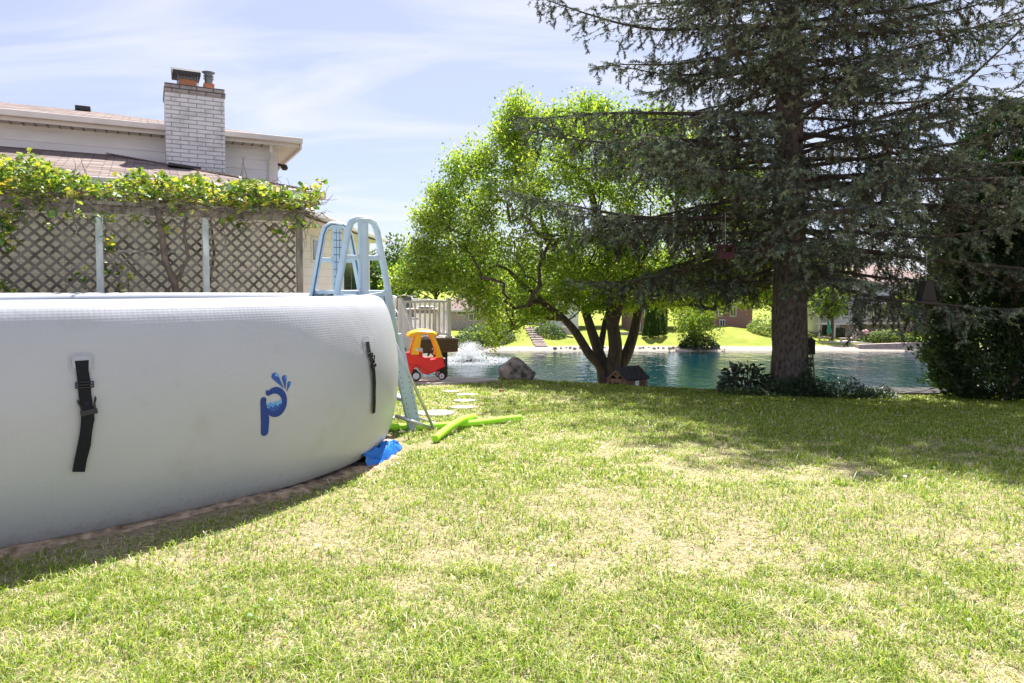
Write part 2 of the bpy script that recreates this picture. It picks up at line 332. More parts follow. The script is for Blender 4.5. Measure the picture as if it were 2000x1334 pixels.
def ground_mat():
    m = bpy.data.materials.new('ground'); m.use_nodes = True; t = m.node_tree; p = t.nodes['Principled BSDF']; p.inputs['Roughness'].default_value = .95; p.inputs['Specular IOR Level'].default_value = .1
    co = N(t, 'ShaderNodeTexCoord')
    def noise(sc, d=6, ro=.6):
        n = N(t, 'ShaderNodeTexNoise'); n.inputs['Scale'].default_value = sc; n.inputs['Detail'].default_value = d; n.inputs['Roughness'].default_value = ro; t.links.new(co.outputs['Object'], n.inputs['Vector']); return n.outputs['Fac']
    def ramp(f, stops):
        r = N(t, 'ShaderNodeValToRGB'); e = r.color_ramp.elements
        e[0].position, e[0].color = stops[0][0], (*stops[0][1], 1); e[1].position, e[1].color = stops[-1][0], (*stops[-1][1], 1)
        for q in stops[1:-1]: z = e.new(q[0]); z.color = (*q[1], 1)
        t.links.new(f, r.inputs[0]); return r.outputs[0]
    soil = ramp(noise(30, 8, .75), [(.3, (.15,.12,.06)), (.5, (.30,.25,.15)), (.7, (.52,.43,.31))])
    lawn = ramp(noise(.35, 8, .65), [(.35, (.19,.23,.035)), (.55, (.25,.285,.05)), (.7, (.33,.33,.10))])
    sand = ramp(noise(2.5, 7), [(.3, (.40,.33,.27)), (.7, (.56,.48,.41))])
    s = N(t, 'ShaderNodeSeparateXYZ'); t.links.new(co.outputs['Object'], s.inputs[0])
    def mr(o, a, b):
        q = N(t, 'ShaderNodeMapRange'); q.inputs['From Min'].default_value = a; q.inputs['From Max'].default_value = b; t.links.new(o, q.inputs['Value']); return q.outputs[0]
    def mix(f, a, b):
        q = N(t, 'ShaderNodeMix', data_type='RGBA'); t.links.new(f, q.inputs['Factor']); t.links.new(a, q.inputs['A']); t.links.new(b, q.inputs['B']); return q.outputs['Result']
    c = mix(mr(s.outputs['Y'], 14, 18), soil, lawn); c = mix(mr(s.outputs['Z'], -5.85, -5.98), c, sand)
    t.links.new(c, p.inputs['Base Color'])
    bu = N(t, 'ShaderNodeBump'); bu.inputs['Strength'].default_value = .6; bu.inputs['Distance'].default_value = .03; t.links.new(noise(45, 8, .7), bu.inputs['Height']); t.links.new(bu.outputs[0], p.inputs['Normal'])
    return m
g = npmesh('ground', V, [F], ground_mat(), smooth=True)
tag(g, 'lawn soil and banks sloping down to the lake and up its far side', 'ground', kind='structure')
# lake
def water_mat():
    m = bpy.data.materials.new('lake_water'); m.use_nodes = True; t = m.node_tree; p = t.nodes['Principled BSDF']
    p.inputs['Base Color'].default_value = (.002,.026,.036,1); p.inputs['Roughness'].default_value = .04; p.inputs['IOR'].default_value = 1.45; p.inputs['Specular IOR Level'].default_value = .7
    co = N(t, 'ShaderNodeTexCoord'); hs = []
    for sc, st, d in ((.9, (1,.75,1), 4), (.22, (1,.7,1), 3), (3.0, (1,.8,1), 3)):
        ma = N(t, 'ShaderNodeMapping'); ma.inputs['Scale'].default_value = st; ma.inputs['Rotation'].default_value = (0,0,R(12)); t.links.new(co.outputs['Object'], ma.inputs[0])
        n = N(t, 'ShaderNodeTexNoise'); n.inputs['Scale'].default_value = sc; n.inputs['Detail'].default_value = d; t.links.new(ma.outputs[0], n.inputs['Vector']); hs.append(n.outputs['Fac'])
    b1 = N(t, 'ShaderNodeBump'); b1.inputs['Strength'].default_value = 1; b1.inputs['Distance'].default_value = .06; t.links.new(hs[0], b1.inputs['Height'])
    b2 = N(t, 'ShaderNodeBump'); b2.inputs['Strength'].default_value = 1; b2.inputs['Distance'].default_value = .12; t.links.new(hs[1], b2.inputs['Height']); t.links.new(b1.outputs[0], b2.inputs['Normal'])
    b3 = N(t, 'ShaderNodeBump'); b3.inputs['Strength'].default_value = 1; b3.inputs['Distance'].default_value = .02; t.links.new(hs[2], b3.inputs['Height']); t.links.new(b2.outputs[0], b3.inputs['Normal']); t.links.new(b3.outputs[0], p.inputs['Normal']); return m
mb = MB(); mb.add([(-300,26,WATER),(300,26,WATER),(300,81.5,WATER),(-300,81.5,WATER)], [(0,1,2,3)])
tag(mb.build('lake', water_mat()), 'rippled teal lake between the near lawn and the far bank', 'lake', kind='structure')

# ------------------------------------------------------------------ inflatable pool
ctl = [(-4.6,2.62),(-3.5,2.86),(-2.93,3.12),(-2.533,3.377),(-2.167,3.656),(-1.770,4.067),(-1.491,4.378),(-1.302,4.69),(-1.135,5.13),(-1.075,5.6),(-1.15,6.1),(-1.38,6.62),(-1.80,7.2),(-2.45,7.75),(-3.3,8.12),(-4.4,8.2),(-5.5,7.7),(-6.35,6.7),(-6.75,5.4),(-6.5,4.1),(-5.7,3.05)]
def catmull(P, n, closed=True):
    out = []; m = len(P)
    for i in range(m if closed else m-1):
        a, b, c, d = [np.array(P[(i+j) % m] if closed else P[min(max(i+j, 0), m-1)], float) for j in (-1,0,1,2)]
        for k in range(n):
            t = k/n; out.append(.5*((2*b)+(-a+c)*t+(2*a-5*b+4*c-d)*t*t+(-a+3*b-3*c+d)*t**3))
    if not closed: out.append(np.array(P[-1], float))
    return np.array(out)
path = catmull(ctl, 14)
for _ in range(12): path = (np.roll(path, 1, 0)+path*2+np.roll(path, -1, 0))/4
tn = np.roll(path, -1, 0)-np.roll(path, 1, 0); tn /= np.linalg.norm(tn, axis=1, keepdims=True)
outn = np.stack([tn[:,1], -tn[:,0]], 1)
if ((path-path.mean(0))*outn).sum() < 0: outn = -outn
seglen = np.linalg.norm(np.roll(path, -1, 0)-path, axis=1); slen = np.concatenate([[0], np.cumsum(seglen)])
# profile: (offset outwards, height)
PT = 1.262
prof = [(-.03,.012),(0,.035),(.035,.1),(.075,.22),(.102,.36),(.115,.5),(.118,.64),(.11,.78),(.09,.92),(.065,1.03),(.045,1.10),(.025,1.155),(-.002,1.205),(-.035,1.238),(-.075,1.252),(-.12,PT),(-.2,1.25),(-.235,1.235),(-.262,1.205),(-.28,1.15),(-.29,1.0),(-.295,.8),(-.29,.02)]
PV = []; 
for o_, z in prof:
    q = path+outn*o_
    PV.append(np.concatenate([q, np.full((len(q),1), z)], 1))
PV = np.array(PV); nr, nc = PV.shape[:2]
idx = np.arange(nr*nc).reshape(nr, nc)
F = np.stack([idx[:-1], np.roll(idx, -1, 1)[:-1], np.roll(idx, -1, 1)[1:], idx[1:]], -1).reshape(-1, 4)
pool = thing('inflatable_pool', (path[:,0].mean(), path[:,1].mean(), 0), 'big white inflatable above-ground pool with blue logo and black straps on the lawn', 'pool')
shell = npmesh('wall', PV.reshape(-1,3), [F], M['pvc'], pool, smooth=True)
uvl = shell.data.uv_layers.new(name='UVMap'); vcum = np.concatenate([[0], np.cumsum([math.dist(prof[i], prof[i+1]) for i in range(nr-1)])])
li = np.empty(len(shell.data.loops), dtype=np.int32); shell.data.loops.foreach_get('vertex_index', li)
uu = slen[li % nc]; vv = vcum[li//nc]
fc = (np.arange(len(F)) % nc); uu = uu.reshape(-1,4); last = fc == nc-1
uu[last] = np.where(uu[last] < 1, slen[-1], uu[last]); uvl.data.foreach_set('uv', np.stack([uu.ravel(), vv], 1).ravel().astype(np.float32))
wpts = path-outn*.292
mb = MB(); mb.poly([(p[0], p[1], 1.19) for p in wpts]); mb.build('pool_water', mat('pool_water', (.45,.55,.60), .12, .05, 1, .1, 3), pool)
mb = MB(); q = path+outn*-.06
mb.tube([(p[0], p[1], 1.262) for p in path-outn*.03]+[(path[0][0]-outn[0][0]*.03, path[0][1]-outn[0][1]*.03, 1.262)], .0035, 4, False); 
bvh = BVHTree.FromPolygons([tuple(v) for v in PV.reshape(-1,3)], [tuple(int(i) for i in f) for f in F])
def hit(px, py):
    r = ray(px, py).normalized(); loc, nor, i, d = bvh.ray_cast(Vector((0,0,CAMZ)), r)
    if nor.dot(r) > 0: nor = -nor
    return loc, nor
def local_frame(px, py):
    c, n = hit(px, py); up = (Vector((0,0,1))-n*n.z).normalized(); rt = up.cross(n).normalized()
    return c, n, rt, up
def on_wall(fr, u, v, off):
    c, n, rt, up = fr; p = c+rt*u+up*v; loc, nor, i, d = bvh.ray_cast(p+n*.6, -n)
    if loc is None: return p
    if nor.dot(n) < 0: nor = -nor
    return loc+nor*off
def decal(fr, polys, off, name, m, parent, fine=.012):
    import bmesh
    mb = MB()
    for poly in polys:
        tri = tessellate_polygon([[Vector((a, b, 0)) for a, b in poly]])
        mb.add([(a, b, 0) for a, b in poly], [tuple(t) for t in tri])
    me = bpy.data.meshes.new(name); me.from_pydata([tuple(v) for v in mb.v], [], mb.f)
    bm = bmesh.new(); bm.from_mesh(me)
    for _ in range(3):
        es = [e for e in bm.edges if e.calc_length() > fine]
        if es: bmesh.ops.subdivide_edges(bm, edges=es, cuts=1); bmesh.ops.triangulate(bm, faces=bm.faces)
    for v in bm.verts: v.co = on_wall(fr, v.co.x, v.co.y, off)-OFF[parent]
    bmesh.ops.recalc_face_normals(bm, faces=bm.faces); bm.to_mesh(me); bm.free()
    for p in me.polygons: p.use_smooth = True
    return link(name, me, m, parent, (0,0,0))
fr = local_frame(540, 785)
# logo coordinates: zoom units around ring centre (435,665) of a 889x1334 crop of the photo (7.41 x), undone for the slant of the wall
dist = (fr[0]-Vector((0,0,CAMZ))).length; KX = dist/FPX/7.41
view = ray(540, 785).normalized(); fsx = abs(fr[2].cross(view).length); fsx = max(fsx, .4)
def LG(x, y): return ((x-435)*KX/fsx, -(y-665)*KX*1.02)
def arc(cx_, cy, rx, ry, a0, a1, n=20): return [(cx_+rx*math.cos(R(a0+(a1-a0)*k/n)), cy-ry*math.sin(R(a0+(a1-a0)*k/n))) for k in range(n+1)]
ring = arc(430, 665, 142, 200, 133, -153, 40)+arc(412, 665, 93, 115, -170, 108, 34)
cap0 = [(335,572),(312,560),(299,535),(303,508),(322,488)]
ring2 = arc(425, 665, 146, 200, 128, -128, 40)+[(300,790),(300,700)]+arc(402, 665, 100, 116, -165, 118, 34)+cap0
stem = [(232,640),(236,600),(255,580),(280,578),(300,592),(307,615),(303,650),(303,720),(320,770),(340,860),(335,1050),(322,1082),(290,1098),(258,1088),(242,1060)]
decal(fr, [[LG(*p) for p in stem]], .0030, 'logo_letter', M['navy'], pool)
decal(fr, [[LG(*p) for p in ring2]], .0036, 'logo_letter', M['navy'], pool)
wave = [(306+i*4.9, 688-14*math.sin(i/40*3.2*2*math.pi+2.6)) for i in range(41)]
bowl = wave+arc(402, 675, 100, 112, -5, -172, 18)
decal(fr, [[LG(*p) for p in bowl]], .0026, 'logo_pool', M['blue'], pool)
wl = [(306+i*4.9, 668-14*math.sin(i/40*3.2*2*math.pi+2.6)-i*.35) for i in range(41)]
decal(fr, [[LG(*p) for p in wl]+[LG(p[0], p[1]+22) for p in wl[::-1]]], .0044, 'logo_wave', M['lblue'], pool)
wl2 = [(310+i*4.6, 706-14*math.sin(i/40*3.2*2*math.pi+2.6)-i*.55) for i in range(41)]
decal(fr, [[LG(*p) for p in wl2]+[LG(p[0], p[1]+17) for p in wl2[::-1]]], .0045, 'logo_wave', M['lblue'], pool)
def drop(cx_, cy, r_, tx, ty):
    d = Vector((tx-cx_, ty-cy)); a = math.degrees(math.atan2(-d.y, d.x))
    body = arc(cx_, cy, r_, r_*1.05, a+70, a+290, 18); return body+[(tx, ty)]
for dd, hl in (((425,322,43,535,500), (440,305,16,465,335)), ((546,355,32,553,528), (560,350,9,562,378)), ((610,436,23,568,552), (615,440,8,612,462))):
    decal(fr, [[LG(*p) for p in drop(*dd)]], .0032, 'logo_drop', M['blue'], pool)
    decal(fr, [[LG(*p) for p in drop(*hl)]], .0046, 'logo_highlight', M['lblue'], pool)
# straps
def strap(px, py, path_uv, w, kx, tw=0.0, buckle=None):
    fr = local_frame(px, py)
    rr = lambda x0, y0, x1, y1, r_: [(x, y) for cx_, cy, a in ((x1-r_, y1-r_, 0), (x0+r_, y1-r_, 90), (x0+r_, y0+r_, 180), (x1-r_, y0+r_, 270)) for x, y in [(cx_+r_*math.cos(R(a+q)), cy+r_*math.sin(R(a+q))) for q in (0,30,60,90)]]
    st = bpy.data.objects.new('strap', None); COL.objects.link(st); st.parent = pool; OFF[st] = OFF[pool]
    decal(fr, [rr(-.055, -.035, .055, .07, .018)], .003, 'weld_patch', M['clear'], st)
    decal(fr, [rr(-.042, -.01, .042, .055, .012)], .010, 'keeper_loop', M['clear'], st)
    mb = MB(); n = len(path_uv)
    for i, (u, v, o) in enumerate(path_uv):
        ang = 0 if i == 0 else math.atan2(path_uv[i][0]-path_uv[i-1][0], -(path_uv[i][1]-path_uv[i-1][1]))
        for sgn, oo in ((-1, 0), (1, 0), (1, .0025), (-1, .0025)):
            mb.v.append(on_wall(fr, u+sgn*w/2*math.cos(ang)*(1-.12*abs(math.sin(i*1.3))), v+sgn*w/2*math.sin(ang), .006+o+oo))
    for i in range(n-1):
        for k in range(4): mb.f.append((i*4+k, i*4+(k+1) % 4, i*4+4+(k+1) % 4, i*4+4+k))
    mb.f += [(0,1,2,3), (n*4-1, n*4-2, n*4-3, n*4-4)]
    mb.build('webbing', M['black'], st, smooth=False)
    for bu, bv, ang, kind in buckle:
        c = on_wall(fr, bu, bv, .018); rt = (fr[2]*math.cos(ang)+fr[3]*math.sin(ang)); up = fr[3]*math.cos(ang)-fr[2]*math.sin(ang); n_ = fr[1]
        T = Matrix(((rt.x, up.x, n_.x, c.x), (rt.y, up.y, n_.y, c.y), (rt.z, up.z, n_.z, c.z), (0,0,0,1)))
        mb = MB(T); bw = w*.62
        if kind == 'slide':
            for y in (-.014, .0, .014): mb.bar((-bw, y, 0), (bw, y, 0), .007, .007)
            for x in (-bw, bw): mb.bar((x, -.017, 0), (x, .017, 0), .007, .008)
        else:
            mb.box((-bw, -.014, -.007), (bw, .014, .009))
            for x in (-bw*.75, bw*.75): mb.tube([(x, .012, 0), (x*1.1, .04, .004), (x*1.35, .062, .012), (x*1.4, .075, .012)], [.006,.005,.006,.003], 6)
            mb.bar((0, .01, 0), (0, .05, .004), .01, .004)
        mb.build('buckle', M['blackp'], st, bevel=.002)
strap(160, 716, [(0,.03,.004),(.0,-.02,.006),(.005,-.08,.006),(.006,-.14,.006),(.012,-.22,.014),(.014,-.27,.016),(.006,-.33,.012),(-.004,-.40,.012),(-.02,-.47,.010),(-.03,-.53,.012)], .078*.78, 1,
      buckle=[(.006,-.095,0,'slide'), (.02,-.235,.12,'side')])
strap(716, 676, [(0,.03,.004),(.0,-.02,.006),(.01,-.08,.008),(.02,-.13,.014),(.03,-.2,.014),(.035,-.28,.012),(.038,-.36,.010),(.045,-.43,.010),(.05,-.50,.010)], .05, 1,
      buckle=[(.01,-.07,0,'slide'), (.035,-.15,.25,'side')])
# sand pad
ins = path+outn*-.28
mb_v = []; rings = [(-.3, .012), (-.06, .02), (-.01, .022), (.04, .012), (.10, -.02)]
for k, (o_, z) in enumerate(rings):
    jit = (vnoise(path[:,0], path[:,1], .22, 3)-.45)*.14*(k > 1)+(vnoise(path[:,0], path[:,1], .07, 4)-.5)*.05*(k > 1)
    wide = 1+np.exp(-((path[:,0]+1.05)**2+(path[:,1]-5.1)**2)/.5)*1.5
    q = path+outn*(o_*np.where(o_ > 0, wide, 1)+jit)[:,None]
    zz_ = ground(q[:,0], q[:,1])+z+(vnoise(q[:,0], q[:,1], .09, 8)-.5)*.025*(k > 0)
    mb_v.append(np.concatenate([q, zz_[:,None]], 1))
mb_v = np.array(mb_v); nr2 = len(rings); idx = np.arange(nr2*nc).reshape(nr2, nc)
F = np.stack([idx[:-1], np.roll(idx, -1, 1)[:-1], np.roll(idx, -1, 1)[1:], idx[1:]], -1).reshape(-1, 4)
o = npmesh('sand_bed', mb_v.reshape(-1,3), [F], M['sand'], smooth=True); tag(o, 'strip of pale sand showing under the pool edge', 'sand', kind='structure')
# dark groundsheet crumpled at pool end
def crumple(name, c, L, W, ang, m, label, cat, seed, h=.09):
    r = np.random.default_rng(seed); n1, n2 = 46, 30
    a = np.linspace(0, 1, n1); b = np.linspace(-1, 1, n2); A, B = np.meshgrid(a, b, indexing='ij')
    ww = W*(.35+.65*np.sin(np.pi*np.clip(A*.92+.08, 0, 1)))
    x = (A-.5)*L; y = B*ww*.5
    edge = (1-A**6)*(1-np.abs(B)**3)
    q1 = 1-np.abs(2*vnoise(A*5+B, B*2.2, 1, seed)-1); q2 = 1-np.abs(2*vnoise(A*13, B*6+A*4, 1, seed+3)-1); z = h*edge*(.15+.75*q1*(B < .9)*(1-.5*B)*.8)+.035*q2*edge+.012
    X = c[0]+x*math.cos(ang)-y*math.sin(ang); Y = c[1]+x*math.sin(ang)+y*math.cos(ang); Z = ground(X, Y)+z
    X = X+.02*(vnoise(A*20, B*14, 1, seed+5)-.5); V = np.stack([X, Y, Z], -1).reshape(-1,3); idx = np.arange(n1*n2).reshape(n1, n2)
    F = np.stack([idx[:-1,:-1], idx[1:,:-1], idx[1:,1:], idx[:-1,1:]], -1).reshape(-1,4)
    o = npmesh(name, V, [F], m, origin=(c[0], c[1], gz(c[0], c[1]))); tag(o, label, cat); return o
crumple('tarp', (-1.07, 5.5), .85, .22, R(80), M['tarp'], 'crumpled bright blue tarp bunched under the pool end', 'tarp', 12, .11)

# ------------------------------------------------------------------ pool ladder
U = Vector((.83, .56, 0)).normalized(); Vd = Vector((-.56, .83, 0)).normalized()
LB = Vector((-1.414, 6.5, -.14))
T = Matrix(((U.x, Vd.x, 0, LB.x), (U.y, Vd.y, 0, LB.y), (0, 0, 1, LB.z), (0, 0, 0, 1)))
lad = thing('pool_ladder', LB, 'pale blue plastic A-frame pool ladder straddling the pool wall', 'ladder')
def aframe(y, nm):
    mb = MB(T); H = 2.11; tw = .135; b = .50; zl = .80
    hw = lambda z: lerp(b, tw, z/H)
    pts = [(-hw(zl), y, zl), (-hw(1.5), y, 1.5), (-tw-.01, y, H-.11), (-tw+.02, y, H-.035), (-tw+.075, y, H), (tw-.075, y, H), (tw-.02, y, H-.035), (tw+.01, y, H-.11), (hw(1.5), y, 1.5), (hw(zl), y, zl)]
    mb.tube(pts, .032, 10); o = mb.build('side_frame', M['ladder'], lad, smooth=True)
    g_ = MB(T); g_.tube([(p[0]*1.0, y-.027, p[2]) for p in pts], .009, 6); g_.build('groove', M['ladderd' if nm else 'ladder'], lad, smooth=True)
    mb = MB(T); mb.box((-.045, y-.028, 1.35), (.045, y+.02, H-.02)); mb.box((-.028, y-.036, 1.35), (.028, y-.0285, H-.04))
    mb.build('centre_channel', M['ladder'], lad, bevel=.006)
    if nm:
        mb = MB(T)
        for k in range(9): mb.box((-.044, y-.033, 1.42+k*.075), (.044, y-.0365, 1.428+k*.075))
        for x in (-.015, .015): mb.box((x-.003, y-.0375, 1.38), (x+.003, y-.034, H-.05))
        mb.build('ribbing', M['ladderd'], lad)
    mb = MB(T); z = 1.745; mb.bar((-hw(z), y, z), (-.04, y, z), .03, .045); mb.bar((.04, y, z), (hw(z), y, z), .03, .045); mb.build('crossbar', M['ladder'], lad, bevel=.006)
    # lower web panel
    mb = MB(T)
    poly = [(-hw(1.43), 1.43), (-.2, 1.40), (hw(1.43)-.2, 1.40), (hw(1.43), 1.43), (hw(.9)+.01, .9), (hw(.9)-.14, .9), (.13, 1.2), (-.13, 1.2), (-hw(.9)+.14, .9), (-hw(.9)-.01, .9)]
    mb.prism(poly, y-.018, y+.018); mb.build('web_panel', M['ladder'], lad, bevel=.006)
    mb = MB(T)
    for k in range(6): mb.disc((-.09+k*.036, y-.019, 1.325+(.012 if k in (2,3) else 0)), (0,1,0), .008, .004, 8)
    for x in (-.2, -.16, .16, .2): mb.bar((x, y-.0195, 1.38), (x*1.25, y-.0195, 1.1), .004, .008)
    mb.build('panel_holes', M['ladderd'], lad)
    for sgn in (-1, 1):
        mb = MB(T); p = Vector((sgn*(hw(1.0)-.01), y, 1.0)); q = Vector((sgn*(b+.03), y, .03))
        mb.bar(p, q, .05, .135, up=(1,0,0)); mb.build('leg', M['ladder'], lad, bevel=.008)
        if not nm and sgn == 1:
            for k in range(11):
                c = p.lerp(q, .38+k*.055)
                for s2 in (-1, 1): mb = MB(T); mb.disc((c.x+s2*.04, y-.0255, c.z), (0,1,0), .006, .004, 6); mb.build('hole', M['ladderd'], lad)
aframe(0, False); aframe(.72, True)
hw = lambda z: lerp(.50, .135, z/2.11)
for sgn in (-1, 1):
    for z in (.35, .62, .89, 1.15):
        mb = MB(T); x = sgn*(hw(z)); mb.box((x-.06, .02, z-.02), (x+.06, .70, z+.02)); mb.build('step', M['ladder'], lad, bevel=.008)
mb = MB(T); mb.box((-.24, .02, 1.40), (.24, .70, 1.435)); mb.build('platform', M['ladder'], lad, bevel=.008)
mb = MB(T)
for y in (0, .72): mb.tube([(.2, y, .025), (.86, y, .025)], .016, 8)
mb.tube([(.86, 0, .025), (.86, .72, .025)], .016, 8); mb.build('base_tube', M['galv'], lad, smooth=True)
pA = at(768, 662, 6.25); pB = at(847, 822, 6.75); pB.z = gz(pB.x, pB.y)+.03
mb = MB(); mb.tube([pA, pB], .0145, 8); mb.build('brace_rod', M['galv'], lad, smooth=True)
mb = MB(); mb.tube([at(772, 812, 6.6), pB], .017, 8); mb.build('base_tube', M['galv'], lad, smooth=True)

# ------------------------------------------------------------------ foam noodles, stepping stones
def gp(px, py, dz=0.0):
    r = ray(px, py); y = 3.0
    for _ in range(60):
        x = r.x*y/r.y; z = gz(x, y)+dz; y = (CAMZ-z)/(-r.z)*r.y
    return Vector((r.x*y/r.y, y, z))
def noodle(pxs, dz, label, lift=None):
    P = [gp(px, py, dz[i] if isinstance(dz, list) else dz) for i, (px, py) in enumerate(pxs)]
    q = catmull([tuple(p) for p in P], 8, False); c = q[0]
    mb = MB(); mb.tube([Vector(p) for p in q], .034, 14); o = mb.build('pool_noodle', M['noodle'], origin=c, smooth=True)
    md = o.modifiers.new('es', 'EDGE_SPLIT'); md.split_angle = R(50)
    tag(o, label, 'pool noodle', 'lime pool noodles on the grass')
noodle([(730,836),(790,834),(850,832),(920,827),(970,821),(1017,816)], .04, 'long straight lime foam noodle lying flat on the grass')
noodle([(850,857),(868,842),(888,828),(905,819),(925,814)], [.04,.07,.10,.10,.06], 'short bent lime foam noodle lying across the longer one')
for i, (px, py, r_) in enumerate([(850,806,.24),(903,795,.15),(907,782,.16),(912,770,.15),(880,764,.13)]):
    p = gp(px, py, .02); rr = random.Random(i); pts = []
    mb = MB(); n = 18; ph = rr.random()*6
    ring = [(p.x+r_*(1+.1*math.sin(2*a+ph)+.05*math.sin(5*a))*math.cos(a), p.y+r_*(1+.1*math.sin(3*a+ph))*math.sin(a)) for a in [2*math.pi*k/n for k in range(n)]]
    mb.prism(ring, p.z-.05, p.z+.006, 'xy')
    for k_, v in enumerate(mb.v): v.z += gz(v.x, v.y)-gz(p.x, p.y)
    o = mb.build('stepping_stone', M['stone'], origin=(p.x, p.y, p.z), bevel=.01)
    tag(o, ['largest pale stepping stone, nearest the pool ladder foot', 'second pale stepping stone from the ladder foot', 'third pale stepping stone from the ladder foot', 'fourth pale stepping stone from the ladder foot', 'smallest stepping stone, closest to the red toy car'][i], 'stepping stone', 'stepping stones set in the lawn')
# concrete walk
mb = MB(); pts = [(-5,12.0),(-2.2,11.75),(-1.4,11.9),(-.9,12.25),(-.25,12.9),(-.3,13.6),(-5,13.6)]
n = len(pts); mb.add([(x, y, gz(x, y)-.1) for x, y in pts]+[(x, y, gz(x, y)+.035) for x, y in pts], [tuple(range(n, 2*n))]+[(i, (i+1) % n, (i+1) % n+n, i+n) for i in range(n)])
tag(mb.build('path', M['conc']), 'pale concrete walk under the toy car', 'path', kind='structure')

# ------------------------------------------------------------------ house
hs = thing('house', (-8, 15, 0), 'white two-storey house with brown shingle roofs and tall chimney behind trellis', 'house')
M['wbrick'] = brickmat('cream_painted_brick', (.88,.84,.81), (.85,.81,.78), (.62,.55,.51), .29, .085, .006, axis='house', stain=(.55,.5,.46), stain_amt=.25)
M['wingbrick'] = brickmat('cream_painted_brick_wing', (.84,.78,.75), (.80,.74,.71), (.66,.6,.57), .4, .2, .008, axis='y', stain=(.55,.5,.46), stain_amt=.2)
M['cbrick'] = brickmat('white_chimney_brick', (.80,.78,.82), (.73,.71,.75), (.34,.32,.33), .30, .082, .0075, axis='house', stain=(.16,.145,.145), stain_amt=.45, bump=1)
M['ccap'] = brickmat('chimney_cap_brick', (.42,.36,.35), (.33,.28,.27), (.07,.06,.06), .30, .082, .010, axis='house', stain=(.10,.09,.09), stain_amt=.9, bump=1)
def shingle_mat():
    m = bpy.data.materials.new('brown_shingles'); m.use_nodes = True; t = m.node_tree; p = t.nodes['Principled BSDF']; p.inputs['Roughness'].default_value = .95; p.inputs['Specular IOR Level'].default_value = .2
    uv = N(t, 'ShaderNodeUVMap'); uv.uv_map = 'UVMap'
    b = N(t, 'ShaderNodeTexBrick'); b.inputs['Scale'].default_value = 1; b.inputs['Brick Width'].default_value = .34; b.inputs['Row Height'].default_value = .14; b.inputs['Mortar Size'].default_value = .008
    b.inputs['Color1'].default_value = (.28,.225,.21,1); b.inputs['Color2'].default_value = (.12,.09,.083,1); b.inputs['Mortar'].default_value = (.05,.035,.035,1); b.offset = .37; b.inputs['Bias'].default_value = -.1
    b.inputs['Mortar Smooth'].default_value = .2
    t.links.new(uv.outputs[0], b.inputs['Vector'])
    n = N(t, 'ShaderNodeTexNoise'); n.inputs['Scale'].default_value = 60; n.inputs['Detail'].default_value = 3; t.links.new(uv.outputs[0], n.inputs['Vector'])
    mx = N(t, 'ShaderNodeMix', data_type='RGBA', blend_type='OVERLAY'); mx.inputs['Factor'].default_value = .6; t.links.new(b.outputs['Color'], mx.inputs['A']); t.links.new(n.outputs['Fac'], mx.inputs['B'])
    t.links.new(mx.outputs['Result'], p.inputs['Base Color'])
    bu = N(t, 'ShaderNodeBump'); bu.inputs['Strength'].default_value = .8; bu.inputs['Distance'].default_value = .015; bu.invert = True; t.links.new(b.outputs['Fac'], bu.inputs['Height']); t.links.new(bu.outputs[0], p.inputs['Normal'])
    return m
M['shg'] = shingle_mat()
def roofplane(mb_list, eaveA, eaveB, pts, name, parent):
    """planar roof polygon; UV u along eave, v up the slope"""
    e = (Vector(eaveB)-Vector(eaveA)).normalized(); nrm = e.cross(Vector(pts[2])-Vector(pts[0])).normalized()
    if nrm.z < 0: nrm = -nrm
    v = nrm.cross(e).normalized(); P = [Vector(p) for p in pts]; n = len(P)
    me = bpy.data.meshes.new(name); Q = P+[p-nrm*.06 for p in P]
    me.from_pydata([tuple(p-OFF[parent]) for p in Q], [], [tuple(range(n)), tuple(range(2*n-1, n-1, -1))]+[(i, i+n, (i+1) % n+n, (i+1) % n) for i in range(n)])
    uvl = me.uv_layers.new(name='UVMap')
    for lp in me.loops:
        d = Q[lp.vertex_index]-P[0]; uvl.data[lp.index].uv = (d.dot(e), abs(d.dot(v)))
    return link(name, me, M['shg'], parent, (0,0,0))
def H(o, u, n_, z): return Vector((o[0], o[1], 0))+HU*u+HN*n_+Vector((0,0,z))
E1 = (-3.36, 12.16)      # lower eave corner
# lower walls
mb = MB(); a = H(E1, -.45, .45, 0)
c = [H(E1, -.45, .45, -1), H(E1, -14, .45, -1), H(E1, -14, 6.5, -1), H(E1, -.45, 6.5, -1)]
mb.add(c+[p+Vector((0,0,3.92)) for p in c], [(0,1,5,4),(1,2,6,5),(2,3,7,6),(3,0,4,7)]); mb.build('ground_floor_wall', M['wbrick'], hs)
p_ = .277; L_ = 14; K = 5.5
A = H(E1, 0, 0, 3.0); B = H(E1, -L_, 0, 3.0); Cc = H(E1, -L_, K, 3.0+p_*K); D = H(E1, -K, K, 3.0+p_*K)
roofplane(None, A, B, [A, B, Cc, D], 'lower_roof', hs)
E_ = H(E1, 0, 2*K, 3.0); roofplane(None, A, E_, [A, D, E_], 'lower_roof', hs)
def gutter(p, q, parent, h=.12):
    mb = MB(); n_ = (q-p).cross(Vector((0,0,1))).normalized(); c_ = Vector((-8,17,0))-(p+q)/2; n_ = -n_ if n_.dot(c_) > 0 else n_; mb.bar(p-Vector((0,0,h/2-.012))+n_*.045, q-Vector((0,0,h/2-.012))+n_*.045, .10, h); mb.build('gutter', M['gutter'], parent, bevel=.02)
gutter(A+HN*.02, B+HN*.02, hs); gutter(A-HU*.02, E_-HU*.02, hs)
mb = MB(); mb.bar(A+HN*.05-Vector((0,0,.10)), B+HN*.05-Vector((0,0,.10)), .03, .13); mb.build('fascia', M['gutter'], hs)
